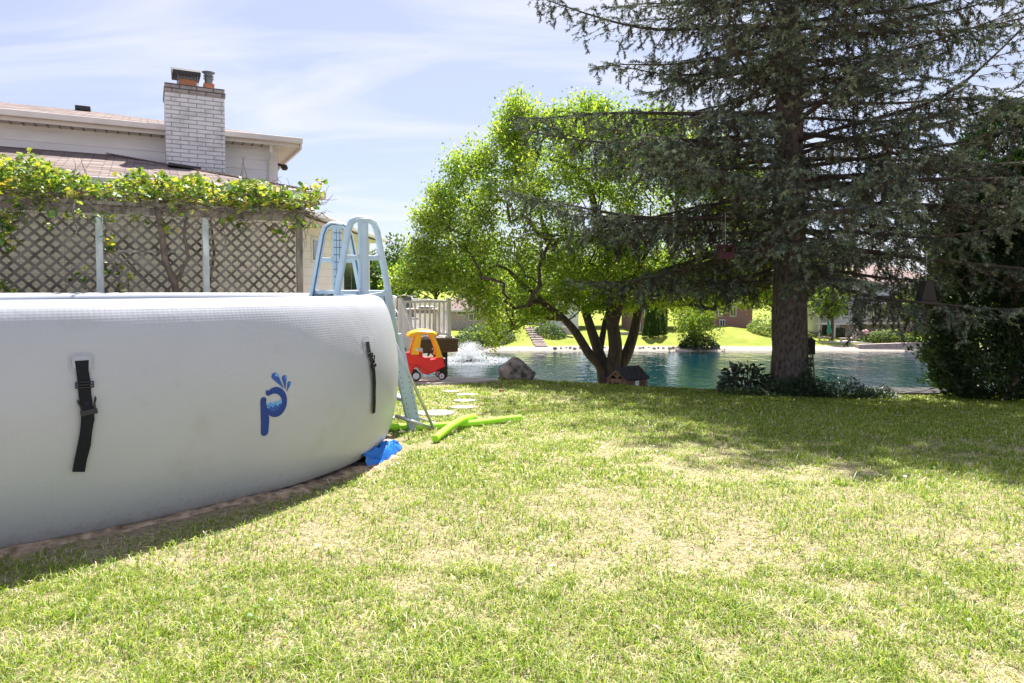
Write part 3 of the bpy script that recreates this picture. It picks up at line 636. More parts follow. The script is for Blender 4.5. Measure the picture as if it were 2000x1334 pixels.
mb = MB(); c = [H(E1, -.03, .03, 2.86), H(E1, -L_, .03, 2.86), H(E1, -L_, .5, 2.86), H(E1, -.5, .5, 2.86)]; mb.poly(c); mb.poly([c[0], c[3], H(E1, -.5, 9, 2.86), H(E1, -.03, 9, 2.86)]); mb.build('soffit', M['soffit'], hs)
mb = MB(); 
for k in range(0, 60): 
    t_ = k/60; pt = A.lerp(D, t_); q = A.lerp(D, t_+.013); mb.bar(pt+Vector((0,0,.004)), q+Vector((0,0,.012)), .18, .016)
mb.build('hip_caps', mat('hip_cap', (.20,.145,.135), .95, .3, 12, .5, 60), hs)
mb = MB(); pt = A.lerp(D, .36)+Vector((0,0,.05))-HU*.1; mb.bar(pt-HU*.3, pt+HU*.25-Vector((0,0,.05)), .25, .05); mb.build('ridge_vent', M['dmetal'], hs)
# upper storey
E2 = (-4.51, 14.82); ZE = 4.50
mb = MB(); c = [H(E2, -.45, .45, 2.5), H(E2, -14, .45, 2.5), H(E2, -14, 7, 2.5), H(E2, -.45, 7, 2.5)]
mb.add(c+[p+Vector((0,0,1.86)) for p in c], [(0,1,5,4),(1,2,6,5),(2,3,7,6),(3,0,4,7)]); mb.build('upper_wall', M['siding'], hs)
mb = MB()
for k in range(9):
    z = 2.62+k*.205
    mb.add([H(E2, -.44, .43, z), H(E2, -14, .43, z), H(E2, -14, .449, z+.203), H(E2, -.44, .449, z+.203), H(E2, -.44, .449, z), H(E2, -14, .449, z)], [(0,1,2,3), (0,1,5,4)])
    mb.add([H(E2, -.43, .44, z), H(E2, -.43, 7, z), H(E2, -.449, 7, z+.203), H(E2, -.449, .44, z+.203), H(E2, -.449, .44, z), H(E2, -.449, 7, z)], [(0,1,2,3), (0,1,5,4)])
mb.build('clapboards', M['siding'], hs)
p2 = .25; K2 = 4.0
A = H(E2, 0, 0, ZE); B = H(E2, -14, 0, ZE); Cc = H(E2, -14, K2, ZE+p2*K2); D = H(E2, -K2, K2, ZE+p2*K2); E_ = H(E2, 0, 2*K2, ZE)
roofplane(None, A, B, [A, B, Cc, D], 'upper_roof', hs); roofplane(None, A, E_, [A, D, E_], 'upper_roof', hs); gutter(A+HN*.02, B+HN*.02, hs); 
mb = MB(); mb.bar(A+HN*.05-HU*.06-Vector((0,0,.11)), B+HN*.05-Vector((0,0,.11)), .03, .13); mb.bar(A-HU*.03-Vector((0,0,.14)), E_-HU*.03-Vector((0,0,.14)), .04, .17); mb.build('fascia', M['gutter'], hs)
mb = MB(); c = [H(E2, -.03, .06, 4.345), H(E2, -14, .06, 4.345), H(E2, -14, .5, 4.345), H(E2, -.5, .5, 4.345)]; mb.poly(c); mb.poly([H(E2, -.03, .06, 4.345), c[3], H(E2, -.5, 8, 4.345), H(E2, -.03, 8, 4.345)]); mb.build('soffit', M['soffit'], hs)
mb = MB()
for k in range(70):
    u = -.6-k*.19; mb.bar(H(E2, u, .12, 4.338), H(E2, u, .42, 4.338), .03, .008)
mb.build('soffit_vents', M['dmetal' if False else 'wood'], hs)
mb = MB(); q = H(E2, -.62, .12, 4.35); mb.tube([q, H(E2, -.62, .14, 4.2), H(E2, -.62, .36, 3.95), H(E2, -.62, .38, 2.6)], .042, 8); mb.build('downspout', M['trimw'], hs)
mb = MB(); mb.tube([H(E2, -.42, .75, 4.05), H(E2, -.3, .7, 4.02)], .03, 8); mb.lathe(H(E2, -.26, .68, 3.92), [(.05,0),(.08,.05),(.05,.12)], 10); mb.build('floodlight', M['dmetal'], hs)
mb = MB(); pt = H(E2, -4.1, 3.7, ZE+p2*3.85); mb.bar(pt-HU*.3, pt, .3, .10); mb.build('roof_vent', M['dmetal'], hs)
# chimney
CO = (-6.68, 13.3); CW = 1.06; ZC = 5.1
ch = bpy.data.objects.new('chimney', None); COL.objects.link(ch); ch.parent = hs; OFF[ch] = OFF[hs]
def hbox(mb, o, u0, u1, n0, n1, z0, z1):
    c = [H(o, u0, n0, z0), H(o, u1, n0, z0), H(o, u1, n1, z0), H(o, u0, n1, z0)]; mb.add(c+[p+Vector((0,0,z1-z0)) for p in c], [(3,2,1,0),(4,5,6,7),(0,1,5,4),(1,2,6,5),(2,3,7,6),(3,0,4,7)])
mb = MB(); hbox(mb, CO, 0, CW, 0, .95, 2.9, ZC-.0); mb.build('stack', M['cbrick'], ch, bevel=.004)
mb = MB(); hbox(mb, CO, -.02, CW+.02, -.02, .97, ZC, ZC+.082); hbox(mb, CO, -.005, CW+.005, -.005, .955, ZC+.082, ZC+.164); mb.build('cap_course', M['ccap'], ch, bevel=.004)
mb = MB(); hbox(mb, CO, .26, .57, .15, .55, ZC+.164, ZC+.31); mb.build('clay_flue', M['terra'], ch, bevel=.01)
mb = MB(); hbox(mb, CO, .70, .90, .22, .44, ZC+.164, ZC+.31); mb.build('clay_flue', M['terra'], ch, bevel=.01)
mb = MB(); z0 = ZC+.40
a0, a1 = .14, .64; P = [H(CO, a0, .06, z0), H(CO, a1, .06, z0), H(CO, a1+.02, .36, z0+.17), H(CO, a0-.02, .36, z0+.17), H(CO, a0, .66, z0), H(CO, a1, .66, z0)]
P[0].z -= .02; mb.add(P, [(0,1,2,3), (3,2,5,4), (0,3,4), (1,2,5)]); hbox(mb, CO, a0, a1, .055, .065, z0-.02, z0+.05); mb.build('rain_cap', M['dmetal'], ch)
mb = MB()
for u in (.24, .59):
    for n_ in (.12, .58): m2 = MB(); m2.bar(H(CO, u, n_, ZC+.17), H(CO, u, n_, z0+.05), .012, .012); m2.build('cap_leg', M['vmetal'], ch)
mb.bar(H(CO, .25, .13, ZC+.33), H(CO, .58, .13, ZC+.33), .006, .006)
for k in range(14): mb.bar(H(CO, .25+k*.025, .13, ZC+.31), H(CO, .25+k*.025, .13, z0+.02), .005, .005)
mb.build('spark_screen', M['vmetal'], ch)
mb = MB(); c = H(CO, .80, .33, ZC+.31); mb.lathe(c, [(.075,0),(.075,.1),(.10,.105),(.10,.115),(.07,.12),(.065,.15),(.10,.155),(.10,.162),(.08,.17),(.08,.2),(.12,.23),(.125,.24),(.04,.25)], 16); mb.build('vent_pipe', M['vmetal'], ch, smooth=False)
# far wing
W0, W1 = 14.6, 23.6; zE = 3.0
mb = MB(); mb.add([(-5, W0, -1.6), (-5, W1, -1.6), (-5, W1, 2.9), (-5, W0, 2.9), (-9, W1, -1.6), (-9, W1, 2.9)], [(0,1,2,3), (1,4,5,2)]); mb.build('wing_wall', M['wingbrick'], hs)
A = Vector((-4.5, W0, zE)); B = Vector((-4.5, W1+.5, zE)); roofplane(None, A, B, [A, B, Vector((-6.6, W1-1.6, 3.50)), Vector((-6.6, W0, 3.50))], 'wing_roof', hs)
roofplane(None, B, Vector((-9, W1+.5, zE)), [B, Vector((-9, W1+.5, zE)), Vector((-6.6, W1-1.6, 3.50))], 'wing_roof', hs)
gutter(A, B, hs); mb = MB(); mb.add([(-4.52, W0, 2.85), (-4.52, W1+.5, 2.85), (-5.02, W1+.5, 2.85), (-5.02, W0, 2.85)], [(0,1,2,3)]); mb.build('soffit', M['soffit'], hs)
for (y0, y1, z0, z1) in ((20.2, 22.0, 1.0, 2.25), (17.1, 17.9, 2.0, 2.5)):
    wn = MB(); wn.box((-5.04, y0-.09, z0-.09), (-4.965, y1+.09, z1+.09)); f_ = wn.build('window_frame', M['trimw'], hs, bevel=.01)
    wn = MB(); wn.box((-4.964, y0, z0), (-4.955, (y0+y1)/2-.03, z1)); wn.box((-4.964, (y0+y1)/2+.03, z0), (-4.955, y1, z1)); wn.build('pane', M['glass'], f_)
mb = MB(); mb.tube([(-4.93, W1-.1, 2.9), (-4.93, W1-.1, -1.4)], .045, 8); mb.build('downspout', M['trimw'], hs)
mb = MB(); mb.box((-5.02, 16.2, -1.5), (-4.97, 16.36, 2.85)); mb.build('trim_board', M['trimw'], hs)

# ------------------------------------------------------------------ trellis and vine
TO = (-6.45, 8.6)
def TP(t, z, n_=0): return Vector((TO[0], TO[1], 0))+HU*t+HN*n_+Vector((0,0,z))
tr = thing('trellis', TP(1.1, 0), 'weathered lattice trellis with top beams standing in front of the house wall', 'trellis')
tr['label'] = 'weathered brown lattice trellis with pale posts in front of the house wall'
posts = [-2.75, -1.47, -.19, 1.094, 2.377, 3.66]
for i, t in enumerate(posts):
    mb = MB(); lastp = i == len(posts)-1; n0 = -.045
    c = TP(t, -.2, n0-.03); mb.bar(c, TP(t, 2.30, n0-.03), .09, .085, up=HU); mb.build('post', M['wood' if lastp else 'postw'], tr, bevel=.008)
for t0, t1 in zip(posts[:-1], posts[1:]):
    mb = MB(); a, b = t0+.045, t1-.045; z0, z1 = .12, 2.27; step = .151
    for lay, sg in ((0, 1), (1, -1)):
        c0 = (z0-b) if sg == 1 else (z0+a); c1 = (z1-a) if sg == 1 else (z1+b)
        k = c0
        k = math.floor(c0/step)*step
        while k < c1:
            # z = sg*t + k
            pts = []
            tA, tB = (z0-k)/sg, (z1-k)/sg; lo, hi = max(a, min(tA, tB)), min(b, max(tA, tB))
            if hi-lo > .03: j1, j2 = random.uniform(-.006,.006), random.uniform(-.006,.006); mb.bar(TP(lo, min(z1, max(z0, sg*lo+k+j1)), .012*lay), TP(hi, min(z1, max(z0, sg*hi+k+j2)), .012*lay), .036*random.uniform(.9,1.06), .009, up=HN)
            k += step
    # up=HN: width lies in the panel plane
    mb.build('lattice_panel', M['lat'], tr)
mb = MB(); mb.bar(TP(-3, 2.35, -.06), TP(3.75, 2.35, -.06), .04, .10); mb.build('top_beam', M['wood'], tr, bevel=.006)
mb = MB(); mb.bar(TP(-3, 2.43, -.16), TP(3.8, 2.43, -.16), .05, .05); mb.build('top_beam', M['wood'], tr, bevel=.006)
mb = MB(); mb.tube([TP(3.66, 2.37, -.25), TP(3.66, 2.37, .1)], .06, 8); mb.build('beam_end', M['wood'], tr)
for k in range(11): 
    t = -2.7+k*.64; mb = MB(); mb.bar(TP(t, 2.49, -.25), TP(t, 2.62, 1.5), .04, .07); mb.build('rafter', M['wood'], tr, bevel=.004)
mb = MB(); mb.bar(TP(.95, 1.8, -.0-.02), TP(2.0, 1.82, -.02), .03, .035); mb.build('tie_bar', M['wood'], tr)

vine = thing('grape_vine', TP(2.05, 0), 'leafy grape vine sprawling over the trellis top with hanging twigs', 'vine')
rv = random.Random(3)
mb = MB()
stem = [TP(2.1, 0, -.12), TP(2.02, .9, -.12), TP(1.98, 1.35, -.13), TP(1.86, 1.7, -.14), TP(1.83, 2.1, -.14), TP(1.78, 2.4, -.1), TP(1.9, 2.55, .1)]
mb.tube(stem, [.055,.05,.045,.042,.04,.045,.04], 8); mb.tube([stem[2], TP(2.15, 1.75, -.1), TP(2.1, 2.1, -.05), TP(2.2, 2.5, 0)], [.028,.024,.02,.015], 6)
mb.tube([stem[1], TP(2.4, 1.2, .08), TP(2.5, 1.8, .1), TP(2.45, 2.45, .1)], [.03,.022,.018,.012], 6); mb.tube([stem[1], TP(1.8, 1.2, .06), TP(1.55, 1.5, .1), TP(1.2, 1.95, .1)], [.022,.018,.014,.01], 6)
mb.build('stem', M['vinewood'], vine, smooth=True)
mb = MB(); leafP = []; leafD = []
def wander(p, d, n, stp, r0, drop=0.0, leaf=0.0):
    pts = [Vector(p)]; d = Vector(d)
    for i in range(n):
        d = (d+Vector((rv.uniform(-.45,.45), rv.uniform(-.3,.3), rv.uniform(-.35,.35)-drop))).normalized(); pts.append(pts[-1]+d*stp)
        if rv.random() < leaf: leafP.append(pts[-1]+Vector((rv.uniform(-.05,.05), rv.uniform(-.05,.05), rv.uniform(-.04,.04)))); leafD.append(d)
    mb.tube(pts, [r0*(1-.7*i/n) for i in range(n+1)], 4, False); return pts
for k in range(560):       # tangle on top
    t = rv.uniform(-2.9, 3.7); p = TP(t, rv.uniform(2.38, 2.62), rv.uniform(-.45, .9)); wander(p, HU*rv.choice((-1,1))+Vector((0,0,rv.uniform(-.2,.3))), rv.randint(5, 11), .07, .008)
for k in range(85):       # hanging bare twigs
    t = rv.choice([rv.uniform(-.6, 1.0), rv.uniform(-1, 3.8), rv.uniform(2.3, 4.0)]); p = TP(t, 2.42, rv.uniform(-.5, -.15)); wander(p, HU*rv.uniform(-1, 1)+Vector((0,-.2,-.35)), rv.randint(4, 9), .075, .0065, .10, .06)
for k in range(22): 
    t = rv.uniform(-2.5, 3.6); p = TP(t, rv.uniform(.6, 1.8), .05); wander(p, Vector((0,0,1))+HU*rv.uniform(-.8,.8), 9, .1, .008, 0, .25)
for t, z, n in ((-.42, 2.3, 13), (-.55, 2.1, 14), (-.30, 2.05, 12), (-.38, 1.5, 9), (.15, 2.3, 6), (-1.2, 2.2, 12)):
    for q in range(3): wander(TP(t+rv.uniform(-.06,.06), z, -.3), Vector((.1,-.1,-1)), n, .085, .006, .25, 1.6)
mb.build('twigs', M['vinewood'], vine)
n = 11000
t = RNG.uniform(-2.9, 3.95, n); dens = .35+.65*vnoise(t, t*0, .45, 2)
hgt = .06+.30*vnoise(t, t*0+3, .35, 9)+.22*vnoise(t, t*0, .12, 4)
hgt += .10*np.exp(-((t-1.5)/.35)**2)+.05*np.exp(-((t+1)/.8)**2); hgt *= np.where(t > 3.3, .95, 1)
zz = 2.42+hgt*RNG.random(n)**.7; nn = RNG.uniform(-.55, 1.25, n)-.05
zz += np.where(nn > 0, nn*.16, 0)
zz += .05; zz -= (RNG.random(n) < .05)*RNG.random(n)*.35*(nn < -.2)
keep = (RNG.random(n) < dens) ; t, zz, nn = t[keep], zz[keep], nn[keep]; n = len(t)
P = np.array([TO[0], TO[1], 0])+np.outer(t, HU)+np.outer(nn, HN); P[:,2] = zz
gap = vnoise(t, t*0, .3, 77)
if leafP:
    lp = np.array([tuple(p) for p in leafP]); m_ = 6
    lp = np.repeat(lp, m_, 0)+RNG.normal(0, .035, (len(lp)*m_, 3)); P = np.concatenate([P, lp])
n = len(P); D = RNG.normal(0, 1, (n, 3)); D[:,2] = D[:,2]*.5-.15; Nn = RNG.normal(0, .7, (n, 3))+np.array([.1, -.2, 1.0])
c1 = np.array([.13,.24,.02]); c2 = np.array([.38,.44,.06]); c3 = np.array([.55,.46,.08]); cb = np.array([.10,.17,.05])
r1 = RNG.random((n,1)); col = np.where(r1 < .38, c1, np.where(r1 < .76, c2, np.where(r1 < .86, c3, cb)))*RNG.uniform(.75, 1.2, (n,1))
# three-lobed leaves: one broad diamond and two side lobes
L = RNG.uniform(.04, .095, n)
def lobed(P, D, Nn, L, col):
    V1, F1 = leafgeo(P, D, Nn, L, L*1.0, .12); Du = unit(D); X = unit(np.cross(Du, Nn)); vs = [V1]; fs = [F1]; cs = [np.repeat(col, 4, 0)]
    for s in (-1, 1):
        V2, F2 = leafgeo(P+Du*.002, Du*.35+X*s, Nn+X*s*.2, L*.72, L*.62, .1); fs.append(F2+len(np.concatenate(vs))); vs.append(V2); cs.append(np.repeat(col, 4, 0))
    return np.concatenate(vs), [np.concatenate(fs)], np.concatenate(cs)
V, F, C = lobed(P, D, Nn, L, col); npmesh('leaves', V, F, M['vleaf'], vine, colr=C)

# ------------------------------------------------------------------ raised deck
DK = at(891, 660, 17); DZ = at(830, 659, 17).z; DA = math.atan2(HU.y, HU.x)
dk = thing('deck', (DK.x, DK.y, DZ), 'raised brown deck with white baluster railing and stairs beside the lake', 'deck', rz=DA)
OFF[dk] = Vector((0, 0, DZ))      # deck geometry is written in its own axes: x along the front edge, y into the deck
def dw(x, y): return Vector((DK.x, DK.y, 0))+HU*x+HN*y
XR = 0.0; XL = -3.6; Y0, Y1 = 0.0, 4.5
mb = MB()
for k in range(32): mb.box((XL, Y0+k*.14, DZ-.03), (XR, Y0+k*.14+.134, DZ))
mb.build('boards', M['conc'] if False else mat('worn_deck_boards', (.40,.34,.31), .8, .2, 8), dk)
mb = MB(); mb.box((XL, Y0-.035, DZ-.36), (XR, Y0-.002, DZ-.032)); mb.box((XR+.002, Y0-.03, DZ-.36), (XR+.035, Y1, DZ-.032)); mb.build('fascia', M['deckb'], dk, bevel=.004)
for x in (XR-.25, XR-2.0, XL+.5):
    for y in (Y0+.2, Y1-.4):
        mb = MB(); mb.box((x-.07, y-.07, gz(*dw(x, y)[:2])-.3), (x+.07, y+.07, DZ-.36)); mb.build('support_post', M['dark'], dk)
def railing(p, q, h=.93, step=.115, ends=(1,1), post=.10):
    p = Vector(p); q = Vector(q); d = (q-p); Lr = d.length; d.normalize()
    mb = MB(); mb.bar(p+Vector((0,0,h-.03)), q+Vector((0,0,h-.03)), .055, .055); mb.build('top_rail', M['white'], dk, bevel=.006)
    mb = MB(); mb.bar(p+Vector((0,0,.09)), q+Vector((0,0,.09)), .045, .045); mb.build('bottom_rail', M['white'], dk, bevel=.006)
    n = int(Lr/step)
    for k in range(1, n):
        c = p.lerp(q, k/n); mb = MB(); mb.box((c.x-.017, c.y-.017, c.z+.09), (c.x+.017, c.y+.017, c.z+h-.05)); mb.build('baluster', M['white'], dk)
    for e, c in zip(ends, (p, q)):
        if e:
            mb = MB(); mb.box((c.x-post/2, c.y-post/2, c.z-.0), (c.x+post/2, c.y+post/2, c.z+h+.02)); mb.lathe((c.x, c.y, c.z+h+.02), [(.08,0),(.08,.02),(.05,.04),(.01,.055)], 4); mb.box((c.x-.07, c.y-.07, c.z+.002), (c.x+.07, c.y+.07, c.z+.05)); mb.build('railing_post', M['white'], dk, bevel=.004)
xa = -1.42; xb = -.17
railing((xa, Y0+.08, DZ), (xb, Y0+.08, DZ)); railing((xb, Y0+.2, DZ), (xb, Y1-.1, DZ), step=.13, ends=(0,1)); railing((xb-.1, Y1-.1, DZ), (XL, Y1-.1, DZ), ends=(0,1), step=.13)
# stairs coming down toward the lawn
sa = Vector((xa, Y0-.02, DZ)); sb = Vector((xa, -1.25, gz(*dw(xa, -1.25)[:2])+.05))
sw = Vector((-1.0, 0, 0))
for s_ in (0, 1):
    o_ = sw*s_; mb = MB(); mb.bar(sa+o_-Vector((0,0,.12)), sb+o_, .04, .22); mb.build('stringer', M['white'], dk)
    top = Vector((0,0,.93)); mb = MB(); mb.bar(sa+o_+top, sb+o_+top, .06, .05); mb.build('stair_rail', M['white'], dk, bevel=.005)
    for k in range(1, 13):
        c = (sa+o_).lerp(sb+o_, k/13); mb = MB(); mb.box((c.x-.017, c.y-.017, c.z), (c.x+.017, c.y+.017, c.z+.91)); mb.build('baluster', M['white'], dk)
    mb = MB(); c = sb+o_; mb.box((c.x-.05, c.y-.05, c.z-.1), (c.x+.05, c.y+.05, c.z+.98)); mb.build('railing_post', M['white'], dk, bevel=.004)
for k in range(1, 6):
    c = sa.lerp(sb, k/6); mb = MB(); mb.box((c.x-1.0, c.y-.15, c.z-.03), (c.x, c.y+.15, c.z)); mb.build('tread', M['deckb'], dk)
# patio table and chair, grill
tx, ty = dw(-.62, .75)[:2]
pt = thing('patio_table', (tx, ty, DZ), 'tan square patio table on the deck behind the railing', 'table')
mb = MB(); mb.box((tx-.42, ty-.42, DZ+.66), (tx+.42, ty+.42, DZ+.71)); mb.box((tx-.38, ty-.38, DZ+.60), (tx+.38, ty+.38, DZ+.66)); mb.build('table_top', M['tan'], pt, bevel=.01)
for a in (-1, 1):
    for b in (-1, 1): mb = MB(); mb.box((tx+a*.36-.04, ty+b*.36-.04, DZ), (tx+a*.36+.04, ty+b*.36+.04, DZ+.6)); mb.build('leg', M['tan'], pt)
mb = MB(); mb.lathe((tx+.1, ty-.1, DZ+.712), [(.16,0),(.2,.04),(.24,.05),(.2,.06),(.1,.03)], 16); o = mb.build('plate', M['white'], origin=(tx+.1, ty-.1, DZ+.712), smooth=True); tag(o, 'white dish resting on the patio table', 'dish')
def pchair(x, y, rz, lab):
    T = Matrix.Translation((x, y, DZ)) @ Matrix.Rotation(rz, 4, 'Z'); c = thing('patio_chair', (x, y, DZ), lab, 'chair', 'patio chairs on the deck')
    mb = MB(T)
    for s in (-1, 1): mb.tube([(s*.28,-.3,0),(s*.29,-.28,.35),(s*.29,-.25,.58),(s*.29,0,.66),(s*.28,.22,.64),(s*.25,.3,.85),(s*.2,.34,1.0)], .016, 6)
    mb.tube([(-.2,.34,1.0),(0,.36,1.04),(.2,.34,1.0)], .016, 6)
    for s in (-1, 1): mb.tube([(s*.28,.22,.5),(s*.28,.32,0)], .015, 6)
    mb.build('frame', M['chairf'], c, smooth=True)
    mb = MB(T); mb.box((-.26,-.27,.41), (.26,.24,.44)); mb.build('seat', M['chairm'], c, bevel=.01)
    mb = MB(T); mb.add([(-.25,.22,.45),(.25,.22,.45),(.19,.345,.99),(-.19,.345,.99),(-.25,.24,.45),(.25,.24,.45),(.19,.365,.99),(-.19,.365,.99)], [(3,2,1,0),(4,5,6,7),(0,1,5,4),(1,2,6,5),(2,3,7,6),(3,0,4,7)]); mb.build('backrest', M['chairm'], c)
pchair(*dw(-.75, 1.55)[:2], R(20), 'mesh-backed patio chair with pale tube arms behind the patio table')
pchair(*dw(-1.35, 1.5)[:2], R(70), 'mesh-backed patio chair with pale tube arms near the top of the deck stairs')
gx, gy = dw(-1.75, .5)[:2]
gr = thing('barbecue_grill', (gx, gy, DZ), 'dark barbecue grill with side shelf on the deck beside the pool ladder', 'grill')
mb = MB(); mb.box((gx-.35, gy-.25, DZ+.05), (gx+.02, gy+.25, DZ+.55)); mb.build('cabinet', M['blackp'], gr, bevel=.01)
mb = MB(); mb.prism([(gy-.28,DZ+.56),(gy+.28,DZ+.56),(gy+.26,DZ+.78),(gy+.1,DZ+.86),(gy-.15,DZ+.84),(gy-.28,DZ+.7)], gx-.38, gx+.02, 'yz'); mb.build('lid', M['dmetal'], gr, bevel=.02)
mb = MB(); mb.box((gx+.03, gy-.22, DZ+.5), (gx+.2, gy+.22, DZ+.55)); mb.build('side_shelf', M['tan'], gr, bevel=.01)
mb = MB(); mb.tube([(gx-.3, gy-.29, DZ+.7), (gx-.3, gy-.34, DZ+.7), (gx-.02, gy-.34, DZ+.7), (gx-.02, gy-.29, DZ+.7)], .012, 6); mb.build('handle', M['chairf'], gr)

# ------------------------------------------------------------------ toy car
cy_ = 12.15; cpos = Vector((at(786, 750, cy_).x, cy_, 0)); cpos.z = gz(cpos.x+.3, cy_)+.04
car = thing('toy_car', cpos, 'red and yellow ride-on toy car parked on the concrete walk by the deck', 'toy car')
T = Matrix.Translation(cpos) @ Matrix.Rotation(R(15), 4, 'Z') @ Matrix.Scale(1.04, 4)
pr = [(0,.47),(.02,.485),(.16,.475),(.29,.45),(.40,.39),(.50,.375),(.60,.385),(.67,.41),(.72,.385),(.745,.30),(.755,.235),(.70,.205),(.62,.165),(.52,.115),(.43,.10),(.35,.12),(.31,.19),(.26,.235),(.20,.235),(.155,.19),(.13,.10),(.10,.08),(.065,.2)]
mb = MB(T); n = len(pr); cxm, czm = .38, .27; rings = []
for y, s in ((0,.90),(.025,.97),(.06,1.0),(.2,1.0),(.34,1.0),(.375,.97),(.40,.90)):
    rings.append([(cxm+(x-cxm)*s, y, czm+(z-czm)*s) for x, z in pr])
vs = [v for r_ in rings for v in r_]; fs = [(i*n+k, i*n+(k+1) % n, (i+1)*n+(k+1) % n, (i+1)*n+k) for i in range(6) for k in range(n)]
mb.add(vs, fs); 
tri = tessellate_polygon([[Vector((p[0], p[1], 0)) for p in pr]]); mb.f += [tuple(t) for t in tri]+[tuple(i+6*n for i in t) for t in tri]
mb.build('body', M['red'], car, smooth=True); 
md = car.children[-1].modifiers.new('es', 'EDGE_SPLIT'); md.split_angle = R(40)
mb = MB(T)
mb.tube([(.30,-.004,.23),(.23,-.005,.262),(.17,-.004,.235)], .008, 6); mb.tube([(.03,-.003,.30),(.3,-.004,.285),(.42,-.004,.16),(.52,-.004,.14),(.72,0,.235)], .006, 6); mb.build('door_line', mat('dark_red_plastic', (.55,.006,.012), .4, .05, 3), car, smooth=True)
rf = MB(T); prof_r = [(.10,.78),(.14,.835),(.22,.865),(.32,.885),(.42,.88),(.52,.86),(.60,.83),(.615,.80),(.58,.80),(.50,.825),(.40,.84),(.30,.845),(.22,.83),(.15,.79)]
n = len(prof_r); rings = []
for y, s, dz in ((.0,.88,-.03),(.03,.96,-.008),(.08,1,0),(.2,1,.012),(.32,1,0),(.37,.96,-.008),(.40,.88,-.03)): rings.append([(.36+(x-.36)*s, y, z+dz) for x, z in prof_r])
rf.add([v for r_ in rings for v in r_], [(i*n+k, i*n+(k+1) % n, (i+1)*n+(k+1) % n, (i+1)*n+k) for i in range(6) for k in range(n)]+[tuple(t) for t in tessellate_polygon([[Vector((p[0], p[1], 0)) for p in prof_r]])]+[tuple(i+6*n for i in t) for t in tessellate_polygon([[Vector((p[0], p[1], 0)) for p in prof_r]])])
rf.build('roof', M['yellow'], car, smooth=True); md = car.children[-1].modifiers.new('es', 'EDGE_SPLIT'); md.split_angle = R(50)
def pillar(pts, ws, y, t_=.045):
    mb = MB(T); q = catmull(pts, 6, False); ww = np.interp(np.linspace(0,1,len(q)), np.linspace(0,1,len(ws)), ws); n = len(q)
    vs = []
    for (x, z), w_ in zip(q, ww):
        for a, b in ((-1,-1),(1,-1),(1,1),(-1,1)): vs.append((x+a*w_/2, y+b*t_/2, z))
    mb.add(vs, [(i*4+k, i*4+(k+1) % 4, i*4+4+(k+1) % 4, i*4+4+k) for i in range(n-1) for k in range(4)]+[(0,1,2,3), (n*4-1,n*4-2,n*4-3,n*4-4)])
    mb.build('pillar', M['yellow'], car, bevel=.012)
for y in (.035, .365):
    pillar([(.215,.45),(.25,.6),(.285,.76),(.30,.85)], [.15,.125,.10,.10], y); pillar([(.645,.39),(.63,.52),(.575,.68),(.50,.80),(.45,.85)], [.12,.065,.055,.06,.06], y)
mb = MB(T); mb.tube([(.60,.2,.40),(.52,.2,.47)], .014, 6); mb.build('steering_column', M['blackp'], car)
mb = MB(T); c = Vector((.505,.2,.475)); ax = Vector((.75,0,-.5)).normalized(); a1 = Vector((0,1,0)); a2 = ax.cross(a1); mb.tube([c+(a1*math.cos(a)+a2*math.sin(a))*.075 for a in [2*math.pi*k/20 for k in range(21)]], .010, 6, False)
for a in (.5, 2.6, 4.7): mb.bar(c, c+(a1*math.cos(a)+a2*math.sin(a))*.075, .014, .01)
mb.build('steering_wheel', M['blackp'], car, smooth=False)
mb = MB(T); mb.box((.14,.06,.40), (.36,.34,.50)); mb.build('seat', M['red'], car, bevel=.03)
mb = MB(T); mb.disc((.255,-.002+.012,.545), (0,1,0), .026, .008, 16); mb.build('badge', M['hub'], car)
for x, y, rr, yaw in ((.235,.02,.085,0), (.235,.38,.085,0), (.70,.03,.070,35), (.70,.37,.070,35), ):
    ax = Vector((math.sin(R(yaw)), math.cos(R(yaw)), 0)); wh = MB(T); c = Vector((x, y, rr+.001)); wh.tube([c-ax*.03, c-ax*.022, c+ax*.022, c+ax*.03], [rr*.93, rr, rr, rr*.93], 24); o = wh.build('wheel', M['tyre'], car, smooth=False)
    wh = MB(T); wh.tube([c-ax*.034, c-ax*.029], [rr*.55, rr*.72], 20); wh.build('hubcap', M['hub'], o)
    if yaw: wh = MB(T); wh.disc(c-ax*.036, ax, .014, .006, 8); wh.build('hub_bolt', M['red'], o)
    if yaw: wh = MB(T); wh.bar(c+Vector((0,0,.0)), (x-.03, y+.02, .2), .03, .05); wh.build('fork', M['tyre'], o)
for y in (.07, .33):
    mb = MB(T); mb.tube([(.715,y,.345),(.75,y,.34),(.758,y,.34)], [.045,.042,.03], 14); mb.build('headlight', M['blackp'], car, smooth=False)

